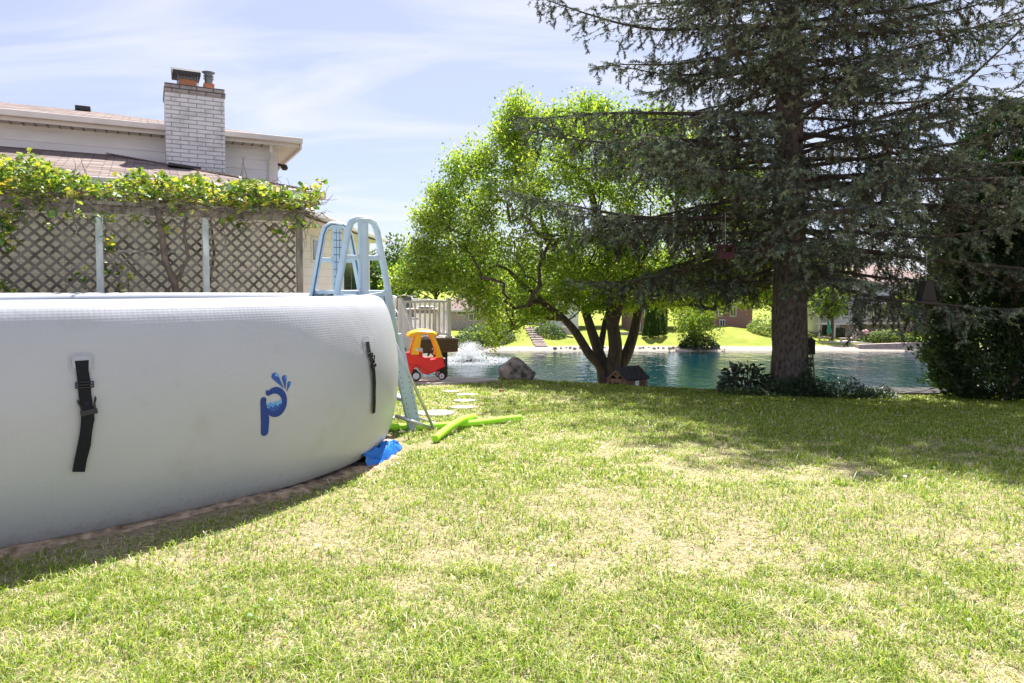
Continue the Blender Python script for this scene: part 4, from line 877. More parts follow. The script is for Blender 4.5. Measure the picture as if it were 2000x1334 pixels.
# ------------------------------------------------------------------ boulder, small cedar house, post
def boulder(px0, px1, pyt, Y, label):
    a = at(px0, 740, Y); b = at(px1, 740, Y); cx_ = (a.x+b.x)/2; W = (b.x-a.x)/2; zt = at(px0, pyt, Y).z; z0 = gz(cx_, Y)-.12
    import bmesh
    bm = bmesh.new(); bmesh.ops.create_icosphere(bm, subdivisions=5, radius=1)
    for v in bm.verts:
        x, y, z = v.co; h = (z+1)/2
        sx_ = W*(1.05-.60*max(0, z)**1.05); k = 1+.10*(vnoise(x*2+z, y*2-z, 1, 21)-.5)+.05*(vnoise(x*6+z*4, y*6+z*3, 1, 22)-.5)
        v.co = (float(cx_+x*sx_*k-.05*W*max(0, z)+.10*W*(x > 0)*x*(1-h)), float(Y+y*W*.8*k), float(z0+h*(zt-z0)*(1+.03*(k-1))-(.12*x if z > 0 else 0)*(1-h)*.9))
    me = bpy.data.meshes.new('boulder'); O = Vector((cx_, Y, z0)); 
    for v in bm.verts: v.co -= O
    bm.to_mesh(me); bm.free()
    for p in me.polygons: p.use_smooth = True
    tag(link('boulder', me, M['rock'], None, O), label, 'boulder')
boulder(975, 1041, 697, 13.6, 'mottled grey-brown boulder standing at the lawn edge before the lake')
PY = 13.75; p0 = at(1189, 760, PY); p1 = at(1222, 760, PY); p2_ = at(1266, 760, PY); zg = gz(2.3, PY)-.05; ze = at(1190, 740, PY).z; zr = at(1205, 721, PY).z
ph = thing('toy_house', (p1.x, PY, zg), 'small cedar play house with dark shingled roof at the foot of the multi-stemmed tree', 'play house')
ang = R(0); gw = p1.x-p0.x; ln = p2_.x-p1.x
# gable front faces the camera-left, long side runs to the right and back
d1 = Vector((.86, -.5, 0)).normalized(); d2 = Vector((.80, .60, 0)).normalized()
w1 = gw/d1.x; l1 = ln/d2.x; O = Vector((p0.x, PY+.1, zg))
def Q(a, b, z): return O+d1*a*w1+d2*b*l1+Vector((0,0,z-zg))
zm = lerp(ze, zr, .5)
for a, b in ((0,0),(.27,0),(.70,0),(1,0),(1,.36),(1,.99),(1,.72),(0,1),(0,.5)):
    mb = MB(); p = Q(a, b, zg); mb.bar(p, Q(a, b, ze), .05, .05, up=d1); mb.build('corner_post', M['cedar'], ph)
def wallp(a0, b0, a1, b1, z0, z1, nm='wall_panel', t_=.02):
    mb = MB(); p, q = Q(a0, b0, (z0+z1)/2), Q(a1, b1, (z0+z1)/2); mb.bar(p, q, t_, z1-z0); mb.build(nm, M['cedar'], ph)
hh = ze-zg
wallp(0,0,.27,0, zg, zg+hh*.45); wallp(.70,0,1,0, zg, zg+hh*.5); wallp(0,0,1,0, ze-.07, ze+.0, 'lintel'); wallp(1,0,1,.3, zg, ze); wallp(1,.3,1,1, ze-.05, ze, 'lintel'); wallp(1,.72,1,1, zg, ze); wallp(0,.0,0,.3, zg, ze); wallp(0,.85,0,1, zg, ze)
gp_ = [Q(-.04,-.03,ze-.02), Q(.5,-.03,zr-.01)]; 
mb = MB(); mb.bar(Q(-.05,-.03,ze-.02), Q(.5,-.03,zr-.02), .03, .05); mb.bar(Q(1.05,-.03,ze-.02), Q(.5,-.03,zr-.02), .03, .05)
for a, z in ((.5, zr-.02),(.3, lerp(ze, zr, .55)),(.7, lerp(ze, zr, .55))): mb.bar(Q(.5,-.02,ze+.02), Q(a,-.02,z), .02, .03)
mb.build('gable_truss', M['cedar'], ph)
mb = MB()
for s in (-.10, 1.10):
    a = [Q(s,-.10,ze-.03), Q(.5,-.10,zr+.01), Q(.5,1.1,zr+.01), Q(s,1.1,ze-.03)]; mb.add(a+[p+Vector((0,0,.03)) for p in a], [(3,2,1,0),(4,5,6,7),(0,1,5,4),(1,2,6,5),(2,3,7,6),(3,0,4,7)])
mb.build('roof', M['shing'], ph)
p = gp(1432, 764, 0); pp = Vector((at(1432, 764, 12.6).x, 12.6, 0)); pp.z = gz(pp.x, 12.6)
mb = MB(); mb.tube([pp, pp+Vector((0,0,.44))], .02, 8); mb.lathe(pp+Vector((0,0,.42)), [(.03,0),(.045,.04),(.045,.08),(.02,.1)], 10); o = mb.build('garden_light', M['blackp'], origin=pp); tag(o, 'thin black garden stake light in front of the broad-leaved plant', 'garden light')

# ------------------------------------------------------------------ trees
def tree_skeleton(chains, attract, r0, seed, kink=.12, upbias=.15):
    """chains: list of point lists (trunks). attract: (n,3). returns nodes, parent, radii"""
    rr = np.random.default_rng(seed); nodes = []; par = []
    for ch_ in chains:
        prev = ch_[0] if isinstance(ch_[0], int) else None
        for p in ch_[1:] if prev is not None else ch_:
            nodes.append(np.array(p, float)); par.append(prev if prev is not None else -1); prev = len(nodes)-1
    base = nodes[0]; A = np.array(attract); A = A[np.argsort(np.linalg.norm(A-base, axis=1)*rr.uniform(.85, 1.15, len(A)))]
    start = len(nodes); tips = []
    depth = [0]*len(nodes)
    for a in A:
        NN = np.array(nodes); d = a-NN; dist = np.linalg.norm(d, axis=1)
        cost = dist*(1+.35*(d[:,2] < -.2*dist)); cost[:2] += 1.0
        j = int(np.argmin(cost)); L = dist[j]; n = max(2, int(L/.28)); prev = j; p0 = nodes[j]
        if L < .05: continue
        sag = rr.normal(0, kink*L, 3); 
        for k in range(1, n+1):
            t = k/n; p = p0+(a-p0)*t+sag*math.sin(math.pi*t)*.5+np.array([0,0,upbias*L*math.sin(math.pi*t)*.35])+rr.normal(0, .012, 3)
            nodes.append(p); par.append(prev); prev = len(nodes)-1
        tips.append(prev)
    cnt = np.zeros(len(nodes)); 
    for t in tips: cnt[t] += 1
    for i in range(len(nodes)-1, -1, -1):
        if par[i] >= 0: cnt[par[i]] += cnt[i]
    rad = r0*np.maximum(cnt, .6)**.5
    return np.array(nodes), par, rad, tips
def skel_mesh(nodes, par, rad, maxr=None):
    V = []; F = []; kids = {}
    for i, p in enumerate(par): kids.setdefault(p, []).append(i)
    mb = MB(); done = set(); stack = list(kids.get(-1, []))
    if maxr is not None: rad = np.minimum(rad, maxr)
    starts = [(None, i) for i in stack]
    while starts:
        pa, i = starts.pop(); pts = []; rs = []
        if pa is not None: pts.append(nodes[pa]); rs.append(min(rad[pa], rad[i]*1.25))
        while True:
            pts.append(nodes[i]); rs.append(rad[i]); ks = kids.get(i, [])
            if not ks: break
            ks = sorted(ks, key=lambda k: -rad[k]); 
            for k in ks[1:]: starts.append((i, k))
            i = ks[0]
        if len(pts) > 1: mb.tube([Vector(p) for p in pts], [float(r_) for r_ in rs], 8 if rs[0] > .05 else (5 if rs[0] > .012 else 3), False)
    return mb
def inpoly(x, y, poly):
    c = np.zeros(len(x), bool); n = len(poly)
    for i in range(n):
        x0, y0 = poly[i]; x1, y1 = poly[(i+1) % n]; m = (y0 > y) != (y1 > y); c ^= m & (x < (x1-x0)*(y-y0)/(y1-y0+1e-9)+x0)
    return c
def polydist(x, y, poly):
    d = np.full(len(x), 1e9)
    for i in range(len(poly)):
        a = np.array(poly[i], float); b = np.array(poly[(i+1) % len(poly)], float); ab = b-a; t = np.clip(((x-a[0])*ab[0]+(y-a[1])*ab[1])/(ab@ab), 0, 1)
        d = np.minimum(d, np.hypot(x-a[0]-ab[0]*t, y-a[1]-ab[1]*t))
    return d
def broad_tree(name, label, Y, base_px, trunks_px, outline, natt, nleaf, leafL, r0, seed, cols, tw=.08, depth=2.6, trunk_r=None):
    rr = np.random.default_rng(seed); XY = [(at(px, py, Y).x, at(px, py, Y).z) for px, py in outline]
    xs_ = [p[0] for p in XY]; zs_ = [p[1] for p in XY]; pts = []
    while len(pts) < natt:
        x = rr.uniform(min(xs_), max(xs_), 800); z = rr.uniform(min(zs_), max(zs_), 800); k = inpoly(x, z, XY); x, z = x[k], z[k]
        d = polydist(x, z, XY); dm = depth*np.clip(d/1.6, .08, 1)**.6; y = Y+rr.uniform(-1, 1, len(x))*dm
        keep = rr.random(len(x)) < np.clip(1.1-d/3.2, .45, 1)
        pts += list(np.stack([x, y, z], 1)[keep])
    pts = np.array(pts[:natt]); bx = at(*base_px, Y); root = thing(name, (bx.x, Y, gz(bx.x, Y)), label, 'tree')
    chains = []; cnt = 0
    for ti, tp in enumerate(trunks_px):
        ch_ = []
        for px, py, dy in tp: 
            q = at(px, py, Y+dy); ch_.append((q.x, q.y, q.z))
        q0 = ch_[0]; ch_[0] = (q0[0], q0[1], q0[2])
        cc = catmull(ch_, 5, False); chains.append([tuple(p) for p in cc])
    nodes, par, rad, tips = tree_skeleton(chains, pts, r0, seed)
    # thickness of the stems
    n0 = 0
    for ti, ch_ in enumerate(chains):
        r_ = trunk_r[ti] if trunk_r else .18; n = len(ch_)
        for k in range(n): rad[n0+k] = max(rad[n0+k]*.6, r_*(1-.68*k/n))
        n0 += n
    mbs = skel_mesh(nodes, par, rad); mbs.build('trunk', M['bark'], root, smooth=True, fix=False)
    # leaves along the last nodes of every twig
    tipset = []
    for t in tips:
        i = t; k = 0
        while i >= 0 and k < 4 and rad[i] < r0*3.2: tipset.append((i, par[i])); i = par[i]; k += 1
    ti = rr.integers(0, len(tipset), nleaf); a = nodes[[tipset[i][0] for i in ti]]; b = nodes[[tipset[i][1] for i in ti]]
    u = rr.random((nleaf,1)); P = a+(b-a)*u; ax = unit(a-b+1e-6); P = P+ax*np.abs(rr.normal(0, .13, (nleaf,1)))
    P = P+rr.normal(0, tw, (nleaf,3))*np.array([1,1,.7])
    D = ax*.7+rr.normal(0, .7, (nleaf,3)); D[:,2] += .05; Nn = rr.normal(0, .55, (nleaf,3))+np.array([0,0,1.0])
    L = rr.uniform(.6, 1.15, nleaf)*leafL
    # side shoots make clumps lighter or darker as a whole
    cl = rr.random(len(tipset))[ti][:,None]; cols = np.array(cols); r1 = np.clip(cl*.7+rr.random((nleaf,1))*.45, 0, .999); ci = (r1[:,0]*len(cols)).astype(int)
    col = cols[ci]*rr.uniform(.8, 1.2, (nleaf,1))
    V, F = leafgeo(P, D, Nn, L, L*.55, .15); npmesh('crown', V, [F], M['leaf'], root, colr=np.repeat(col, 4, 0))
    return root
outl = [(1005,188),(985,235),(962,262),(950,290),(918,278),(935,312),(880,308),(862,322),(880,360),(850,372),(800,418),(835,440),(783,478),(828,500),(790,520),(762,545),(800,560),(880,560),(920,590),(950,632),(962,690),(985,650),(1045,632),(1100,612),(1160,600),(1250,605),(1330,600),(1400,610),(1500,590),(1520,470),(1480,360),(1400,280),(1290,230),(1190,215),(1130,192),(1110,212),(1060,222),(1030,208)]
broad_tree('broadleaf_tree', 'bright green multi-stemmed broadleaf tree at the lawn edge beside the boulder', 16.5, (1187,752),
  [[(1182,845,0),(1178,745,0),(1172,715,0),(1150,690,-.1),(1125,650,-.3),(1100,622,-.5),(1060,590,-.7),(1010,545,-.9)],
   [(1184,845,.05),(1182,735,.05),(1170,690,.15),(1155,645,.3),(1140,600,.5),(1110,530,.9),(1060,440,1.0)],
   [(1196,845,0),(1196,730,0),(1202,680,-.1),(1196,630,-.1),(1190,570,-.1),(1180,480,0),(1150,360,0)],
   [(1204,845,.1),(1206,735,.1),(1225,690,.1),(1238,650,.2),(1250,600,.3),(1290,530,.6),(1340,450,.8)],
   [(1178,720,.1),(1172,690,.2),(1178,650,.4),(1186,615,.7),(1215,560,1.1),(1235,480,1.3)],
   [(1200,640,-.1),(1215,590,-.4),(1240,540,-.8),(1275,470,-1.2)]],
  outl, 1400, 150000, .090, .0040, 5, [(.08,.17,.012),(.15,.26,.02),(.25,.36,.03),(.36,.45,.05),(.46,.52,.08)], tw=.16, depth=2.6, trunk_r=[.155,.175,.22,.18,.10,.09])

# spruce --------------------------------------------------------
SX, SY = 5.32, 13.0; SZ = gz(SX, SY)-.1
spr = thing('spruce_tree', (SX, SY, SZ), 'tall blue-grey spruce with bare lower trunk and spreading branches on the lawn edge', 'tree')
rs = random.Random(11); SH = 12.0
def tr_x(z): return SX-.06*(z-SZ)/3.0
mb = MB(); tz = np.linspace(SZ, SH, 40); pts = [Vector((tr_x(z), SY, z)) for z in tz]
rad = [max(.02, np.interp(z, [SZ, SZ+.25, SZ+.9, 2, 7, SH], [.47,.37,.325,.295,.19,.03])) for z in tz]
mb.tube(pts, rad, 28)
for i, v in enumerate(mb.v):
    k = 1+.05*(float(vnoise(math.atan2(v.y-SY, v.x-SX)*4, v.z*1.5, 1, 31))-.5)*2+.03*(float(vnoise(math.atan2(v.y-SY, v.x-SX)*9, v.z*5, 1, 32))-.5)*2
    cxx = tr_x(v.z); v.x = cxx+(v.x-cxx)*k; v.y = SY+(v.y-SY)*k
for k in range(26):      # knots and branch stubs
    z = rs.uniform(-.1, 2.6); a = rs.uniform(math.pi, 2*math.pi); rr_ = float(np.interp(z, tz, rad)); p = Vector((tr_x(z)+math.cos(a)*rr_*.92, SY+math.sin(a)*rr_*.92, z)); d = Vector((math.cos(a), math.sin(a), .15))
    mb.tube([p, p+d*.03, p+d*.05], [.045,.034,.018], 7)
mb.build('trunk', M['sbark'], spr, smooth=True)
bw = MB(); sprP = []; sprD = []; sprL = []; sprC = []; sprS = []
GREEN_A = np.array((.038,.058,.045)); GREEN_B = np.array((.28,.34,.23)); TIP = np.array((.27,.29,.16)); BR_A = np.array((.075,.055,.038)); BR_B = np.array((.15,.12,.085))
def sprig(p, d, ln, green, S_):
    sprP.append(tuple(p)); sprD.append(tuple(d)); sprL.append(ln); sprS.append(S_)
    if green: c = lerp(GREEN_A, GREEN_B, rs.random()**1.5) if rs.random() > .10 else TIP*rs.uniform(.6, 1)
    else: c = lerp(BR_A, BR_B, rs.random())
    sprC.append(tuple(c))
def rv3(a, b): return Vector((rs.uniform(-a, a), rs.uniform(-a, a), rs.uniform(-b, b)))
z = 1.45; az = 0.4; heights = []
while z < SH-.4:
    heights.append(z); z += rs.uniform(.028, .080) if z < 7.5 else rs.uniform(.03, .07)
for z in heights:
    az += 2.39996+rs.uniform(-.5, .5); hi = z > 7.8; S_ = 2.0 if hi else 1.0
    f = (z-1.45)/(SH-1.45); L = (5.3*(1-f)**.72+.25)*rs.uniform(.62, 1.10)
    if z < 2.1: L *= rs.uniform(.5, 1.0)
    ca, sa_ = math.cos(az), math.sin(az)
    if sa_ < -.75 and z < 7.5: L *= .88
    if ca < -.3 and z < 7.5: L *= 1.17
    if z < 2.0 and ca < -.3: L *= .7
    if ca > .4 and not hi: L *= 1.10
    rise = lerp(-.02, .26, min(1, f*1.5))+rs.uniform(-.12, .12)+(.06 if ca > .4 else 0); droop = lerp(.38, .32, f)+rs.uniform(-.08,.08); up = lerp(.32, .24, f); bend = rs.uniform(-.3, .3)
    n = max(8, int(L/.16)); pts = []; wob = rs.uniform(0, 6)
    for i in range(n+1):
        t = i/n; r_ = L*t; a = az+bend*t*t+.05*math.sin(t*7+wob); zz_ = z+L*(rise*t-droop*t*t+up*t**3)+.05*math.sin(t*9+wob)*t
        pts.append(Vector((tr_x(z)+math.cos(a)*r_, SY+math.sin(a)*r_, zz_)))
    br = .016+.0075*L
    bw.tube(pts, [br*(1-.85*i/n) for i in range(n+1)], 5, False)
    side = 1; stp = .085 if not hi else .14; t = .12+.05*rs.random(); dens = rs.uniform(.35, 1.25); ph = rs.uniform(0, 6.3)
    while t < 1.0:
        i = min(n-1, int(t*n)); p = pts[i].lerp(pts[i+1], t*n-i); d = (pts[i+1]-pts[i]).normalized(); side = -side
        lat = d.cross(Vector((0,0,1))).normalized()*side
        sl = (L*.27*(1-t)**.7+.20)*rs.uniform(.55, 1.15); sl = min(sl, 1.2)
        cl = .55+.45*math.sin(t*L*2.6+ph)          # clumps and gaps along the bough
        sd_ = (d*rs.uniform(.5, 1.0)+lat+Vector((0,0,rs.uniform(-.45, .05)))).normalized(); m = max(2, int(sl/.11)); q = p.copy(); sp = [q.copy()]
        for k in range(m):
            sd_ = (sd_+rv3(.16, .10)+Vector((0,0,-.05))).normalized(); q = q+sd_*(sl/m); sp.append(q.copy())
        bw.tube(sp, [.0075*(1-.6*k/m) for k in range(m+1)], 3, False)
        for k in range(1, m+1):
            outer = k/m; green = (t*.62+outer*.55) > .56+rs.uniform(-.2, .2)
            if not green and t < .35 and rs.random() < .5: continue
            pp_ = sp[k].lerp(sp[k-1], rs.random())
            reps = int(round((2.3 if green else .8)*(.25+.75*dens)*(.25+1.1*cl)+rs.random()*.8))
            if hi: reps = max(1, reps-1)
            for s2 in range(reps):
                ang = rs.choice((-1,1)); d3 = (sd_*.8+sd_.cross(Vector((0,0,1)))*ang*rs.uniform(.2,1.0)+Vector((0,0,rs.uniform(-.8,.15) if not green else rs.uniform(-.5,.35)))).normalized()
                sprig(pp_, d3, rs.uniform(.10,.19)*(1 if not hi else 1.7), green, S_)
            # hanging branchlets below the bough
            if not hi and rs.random() < .20*cl+.04:
                hd = Vector((rs.uniform(-.3,.3), rs.uniform(-.3,.3), -1)).normalized(); hl = rs.uniform(.12, .42)*(1-.4*f); q2 = pp_.copy(); m2 = max(2, int(hl/.07)); hp = [q2.copy()]
                for k2 in range(m2):
                    hd = (hd+rv3(.22, .1)).normalized(); q2 = q2+hd*(hl/m2); hp.append(q2.copy())
                    for s3 in range(2): sprig(q2, (hd+rv3(.7, .3)).normalized(), rs.uniform(.06,.12), green if rs.random() < .8 else not green, 1.0)
                bw.tube(hp, .004, 3, False)
        t += stp/L*(1+.4*rs.random())
    for k in range(6): sprig(pts[-1], ((pts[-1]-pts[-2]).normalized()+rv3(.6, .4)).normalized(), .17*S_, True, S_)
bw.build('branches', M['twig'], spr, fix=False)
P = np.array(sprP); D = unit(np.array(sprD)); Ls = np.array(sprL); C = np.array(sprC); Sc = np.array(sprS, float)
print('sprigs', len(P))
nn_ = 17; n = len(P)
P2 = np.repeat(P, nn_, 0); D2 = np.repeat(D, nn_, 0); L2 = np.repeat(Ls, nn_); S2 = np.repeat(Sc, nn_); C2 = np.repeat(C, nn_, 0)
u = np.tile(np.linspace(0, 1, nn_), n)+RNG.uniform(-.05, .05, n*nn_); base = P2+D2*(u*L2)[:,None]
rdv = unit(np.cross(D2, RNG.normal(0, 1, (n*nn_, 3)))); nd = unit(D2*.55+rdv); X = unit(np.cross(nd, RNG.normal(0, 1, (n*nn_, 3))))
nl = (RNG.uniform(.032, .058, n*nn_)*S2)[:,None]; wd = (.0078*S2)[:,None]
V = np.stack([base-X*wd, base+X*wd, base+nd*nl], 1).reshape(-1, 3); F = np.arange(len(V)).reshape(-1, 3)
# the shoots themselves
X1 = unit(np.cross(D, RNG.normal(0, 1, (n,3)))); V3 = np.stack([P-X1*.004*Sc[:,None], P+X1*.004*Sc[:,None], P+D*Ls[:,None]], 1).reshape(-1, 3)
F3 = np.arange(len(V3)).reshape(-1, 3)+len(V); C3 = np.repeat(np.tile([[.08,.06,.04]], (n,1)), 3, 0)
npmesh('foliage', np.concatenate([V, V3]), [F, F3], M['needle'], spr, colr=np.concatenate([np.repeat(C2*RNG.uniform(.8,1.2,(len(C2),1)), 3, 0), C3]))

# arborvitae -----------------------------------------------------
def thuja(x, y, H_, Rr, label, seed, n=42000, leaf=.11):
    rr = np.random.default_rng(seed); z0 = gz(x, y)-.1; root = thing('arborvitae', (x, y, z0), label, 'tree', 'dark arborvitae at the right lawn edge')
    mb = MB(); mb.tube([(x, y, z0), (x, y, z0+H_*.8)], [.10, .03], 8); mb.build('trunk', M['bark'], root)
    h = rr.random(n)**.9; a = rr.uniform(0, 2*math.pi, n); prf = np.interp(h, [0,.02,.08,.2,.45,.75,.92,1], [.45,.62,.85,.97,1,.78,.42,.05])
    lump = 1+.30*(vnoise(a*2.2, h*9, 1, seed)-.5)*2+.26*(vnoise(a*6, h*24, 1, seed+1)-.5)*2; lump = lump+(rr.random(n) < .04)*rr.uniform(0, .16, n)
    r_ = Rr*prf*lump*(1-.30*rr.random(n)**1.6); P = np.stack([x+np.cos(a)*r_, y+np.sin(a)*r_, z0+.02+h*H_], 1)
    rad = np.stack([np.cos(a), np.sin(a), np.zeros(n)], 1); D = rad*.7+np.array([0,0,.55])+rr.normal(0, .5, (n,3)); Nn = np.cross(rad, [0,0,1.])+rr.normal(0, .6, (n,3)); L = rr.uniform(.5, 1.1, n)*leaf
    c = lerp(np.array([.018,.042,.010]), np.array([.055,.10,.022]), rr.random((n,1))**1.3*np.clip(.35+vnoise(a*3, h*14, 1, seed+2), 0, 1)[:,None])
    V, F = leafgeo(P, D, Nn, L, L*.5, .1); npmesh('crown', V, [F], M['thuja'], root, colr=np.repeat(c, 4, 0))
thuja(9.30, 12.6, 4.6, 1.35, 'dark arborvitae with its rounded left side nearest the spruce', 41, 60000)
thuja(12.6, 17.5, 8.2, 1.7, 'tallest dark arborvitae standing furthest back at the right edge', 43, 40000, .14)
thuja(11.0, 13.4, 5.9, 1.35, 'taller dark arborvitae further right behind the first one', 42, 50000)

# ------------------------------------------------------------------ undergrowth at the spruce
def plant(name, cx_, cy, rx, ry, h, n, leafL, cols, label, cat, seed, mat_='shrub', wr=.6, ground_bias=1.0, group=None, stems=9):
    rr = np.random.default_rng(seed); z0 = gz(cx_, cy); root = thing(name, (cx_, cy, z0), label, cat, group)
    a = rr.uniform(0, 2*math.pi, n); q = np.sqrt(rr.random(n)); hh = (1-q**2.2)*.9+.15
    x = cx_+np.cos(a)*q*rx; y = cy+np.sin(a)*q*ry; z = ground(x, y)+h*hh*(rr.random(n)**.6)*(.7+.6*vnoise(x, y, .18, seed))
    P = np.stack([x, y, z], 1); D = np.stack([np.cos(a), np.sin(a), rr.uniform(-.5,.5,n)], 1)+rr.normal(0,.5,(n,3)); Nn = rr.normal(0,.45,(n,3))+np.array([0,-.25,1]); L = rr.uniform(.55,1.1,n)*leafL
    cols = np.array(cols); c = cols[rr.integers(0, len(cols), n)]*rr.uniform(.75,1.2,(n,1)); V, F = leafgeo(P, D, Nn, L, L*wr, .15); npmesh('leaves', V, [F], M[mat_], root, colr=np.repeat(c, 4, 0))
    mb = MB()
    for k in range(stems): 
        aa = rr.random()*6.28; r_ = rr.random()*.8; mb.tube([(cx_+.1*rx*math.cos(aa), cy+.1*ry*math.sin(aa), z0-.02), (cx_+r_*.6*rx*math.cos(aa), cy+r_*.6*ry*math.sin(aa), z0+h*.5), (cx_+r_*rx*math.cos(aa), cy+r_*ry*math.sin(aa), z0+h*.85)], [.012,.008,.004], 4, False)
    mb.build('stems', M['twig'], root); return root
dg = [(.02,.05,.012),(.04,.085,.02),(.06,.12,.03)]
X = lambda px, Y: at(px, 700, Y).x
plant('hydrangea', X(1462, 12.9), 12.9, .52, .4, .62, 420, .17, [(.025,.055,.02),(.045,.08,.035),(.07,.11,.05)], 'big-leaved dark plant left of the spruce trunk', 'plant', 51)
plant('ivy', X(1570, 12.5), 12.55, .55, .3, .42, 2600, .055, dg, 'dark ivy mound round the right foot of the spruce trunk', 'plant', 52)
plant('ivy', X(1520, 12.4), 12.42, .45, .28, .30, 1800, .05, dg+[(.09,.15,.03)], 'low dark ivy mat in front of the spruce trunk', 'plant', 53)
plant('weeds', X(1640, 12.7), 12.7, .62, .35, .36, 2200, .055, dg+[(.10,.17,.03)], 'leafy weeds right of the spruce trunk', 'plant', 54)
plant('weeds', X(1465, 12.2), 12.2, .55, .22, .16, 1300, .05, [(.06,.12,.02),(.12,.18,.04)], 'low pale weeds along the lawn before the big-leaved plant', 'plant', 55)
plant('weeds', X(1712, 12.6), 12.6, .42, .28, .24, 1200, .05, [(.06,.12,.02),(.12,.18,.04)], 'low sparse weeds between the leafy weeds and the dark board', 'plant', 56, stems=16)
# ivy climbing the lower trunk
n = 1500; h = RNG.random(n)**1.5*.95; a = RNG.uniform(math.pi*1.0, 2.15*math.pi, n); rr_ = np.interp(SZ+h, tz, rad)+.015+RNG.random(n)*.06
P = np.stack([SX-.05+np.cos(a)*rr_, SY+np.sin(a)*rr_, SZ+.1+h*(.5+.5*np.cos(a-.2))], 1); D = RNG.normal(0,.6,(n,3))+np.array([0,-.2,-.2]); Nn = np.stack([np.cos(a), np.sin(a), a*0+.3], 1)+RNG.normal(0,.3,(n,3)); L = RNG.uniform(.04,.08,n)
V, F = leafgeo(P, D, Nn, L, L*.8, .1); o = npmesh('climbing_ivy', V, [F], M['shrub'], origin=(SX, SY-.3, SZ), colr=np.repeat(np.array(dg)[RNG.integers(0,3,n)], 4, 0)); tag(o, 'dark ivy climbing the bottom of the spruce trunk', 'plant')
p = at(1594, 745, 13.5); p.z = gz(p.x, 13.5); q = at(1584, 655, 13.3)
fp = thing('feeder_pole', p, 'leaning grey pole with a dark box behind the spruce trunk', 'pole'); mb = MB(); mb.tube([p, q], .018, 8); mb.build('pole', M['galv'], fp); mb = MB(); c = at(1580, 678, 13.35); mb.box((c.x-.09, c.y-.08, c.z-.14), (c.x+.09, c.y+.08, c.z+.12)); mb.prism([(c.x-.12, c.z+.12), (c.x+.12, c.z+.12), (c.x, c.z+.2)], c.y-.1, c.y+.1); mb.build('nest_box', M['dark'], fp)
# dark board at lake edge
a = at(1750, 772, 13.6); b = at(1848, 772, 13.9); 
mb = MB(); top = [(a.x, 13.5), (a.x+.7, 13.5), (b.x, 13.9), (b.x-.1, 14.3), (a.x, 14.2)]; zt = at(1750, 767, 13.6).z; mb.prism(top, zt-.35, zt-.02, 'xy'); o = mb.build('platform_base', M['dark'], origin=(a.x, 13.6, zt-.3), bevel=.01)
tag(o, 'low dark wooden platform at the lake edge left of the arborvitae', 'platform')
mb = MB(); mb.prism([(x+(.03 if x > a.x+.1 else -.03), y-.03) for x, y in top], zt-.018, zt+.012, 'xy'); t2 = mb.build('rim', M['dark'], o); t2.location = (0,0,0)
# feeders hanging in the spruce
f1 = at(1417, 495, 10.6)
bf = thing('bird_feeder', f1, 'dark red wooden bird feeder hanging on a wire left of the spruce trunk', 'bird feeder')
mb = MB(); mb.box((f1.x-.10, f1.y-.09, f1.z-.08), (f1.x+.10, f1.y+.09, f1.z+.02)); mb.box((f1.x-.10, f1.y-.09, f1.z+.02), (f1.x-.07, f1.y+.09, f1.z+.09)); mb.box((f1.x+.07, f1.y-.09, f1.z+.02), (f1.x+.10, f1.y+.09, f1.z+.09)); mb.build('body', M['redwood'], bf, bevel=.003)
mb = MB(); mb.prism([(f1.y-.15, f1.z+.09), (f1.y+.15, f1.z+.09), (f1.y, f1.z+.14)], f1.x-.13, f1.x+.13, 'yz'); mb.build('roof', M['redwood'], bf)
mb = MB(); mb.tube([(f1.x, f1.y, f1.z+.13), (f1.x-.01, f1.y, f1.z+.62)], .005, 4); mb.build('wire', M['vmetal'], bf)
f2 = at(1808, 588, 10.2)
bh = thing('birdhouse', f2, 'dark A-shaped birdhouse hanging among the branch tips right of the spruce', 'birdhouse')
mb = MB(); mb.prism([(f2.x-.115, f2.z), (f2.x+.115, f2.z), (f2.x+.05, f2.z+.30), (f2.x-.05, f2.z+.30)], f2.y-.09, f2.y+.09); mb.build('body', M['dark'], bh, bevel=.004)
mb = MB(); mb.box((f2.x-.14, f2.y-.13, f2.z-.03), (f2.x+.14, f2.y+.13, f2.z-.001)); mb.build('tray', M['dark'], bh)
mb = MB(); mb.tube([(f2.x, f2.y, f2.z+.3), (f2.x, f2.y, f2.z+.75)], .005, 4); mb.build('wire', M['vmetal'], bh)

# ------------------------------------------------------------------ fountain
fx = at(918, 704, 70).x; fy = 70.0
fo = thing('fountain', (fx, fy, WATER), 'white fountain spraying up from the lake behind the toy car', 'fountain')
rr = np.random.default_rng(77); n = 7000; a = rr.uniform(0, 2*math.pi, n); v0 = rr.uniform(.8, 1.0, n); el = np.radians(np.where(rr.random(n) < .45, rr.normal(76, 7, n), rr.normal(58, 8, n))); sp = 6.3*v0*np.where(el > 1.2, 1, .82)
tt = rr.random(n)*(2*sp*np.sin(el)/9.8); r_ = sp*np.cos(el)*tt; z = sp*np.sin(el)*tt-4.9*tt*tt
P = np.stack([fx+np.cos(a)*r_, fy+np.sin(a)*r_, WATER+.05+z], 1)+rr.normal(0, .07, (n,3)); P[:,2] = np.maximum(P[:,2], WATER+.02)
ex = rr.integers(0, n, 4500); ring_a = rr.uniform(0, 2*math.pi, 4500); ring_r = rr.normal(3.3, .9, 4500); P = np.concatenate([P, np.stack([fx+np.cos(ring_a)*ring_r, fy+np.sin(ring_a)*ring_r, WATER+.02+np.abs(rr.normal(0,.05,4500))], 1)])
n = len(P); s = rr.uniform(.009, .024, n)[:,None]; tet = np.array([(1,1,1),(1,-1,-1),(-1,1,-1),(-1,-1,1)], float); V = (P[:,None,:]+tet[None]*s[:,None,:]).reshape(-1,3)
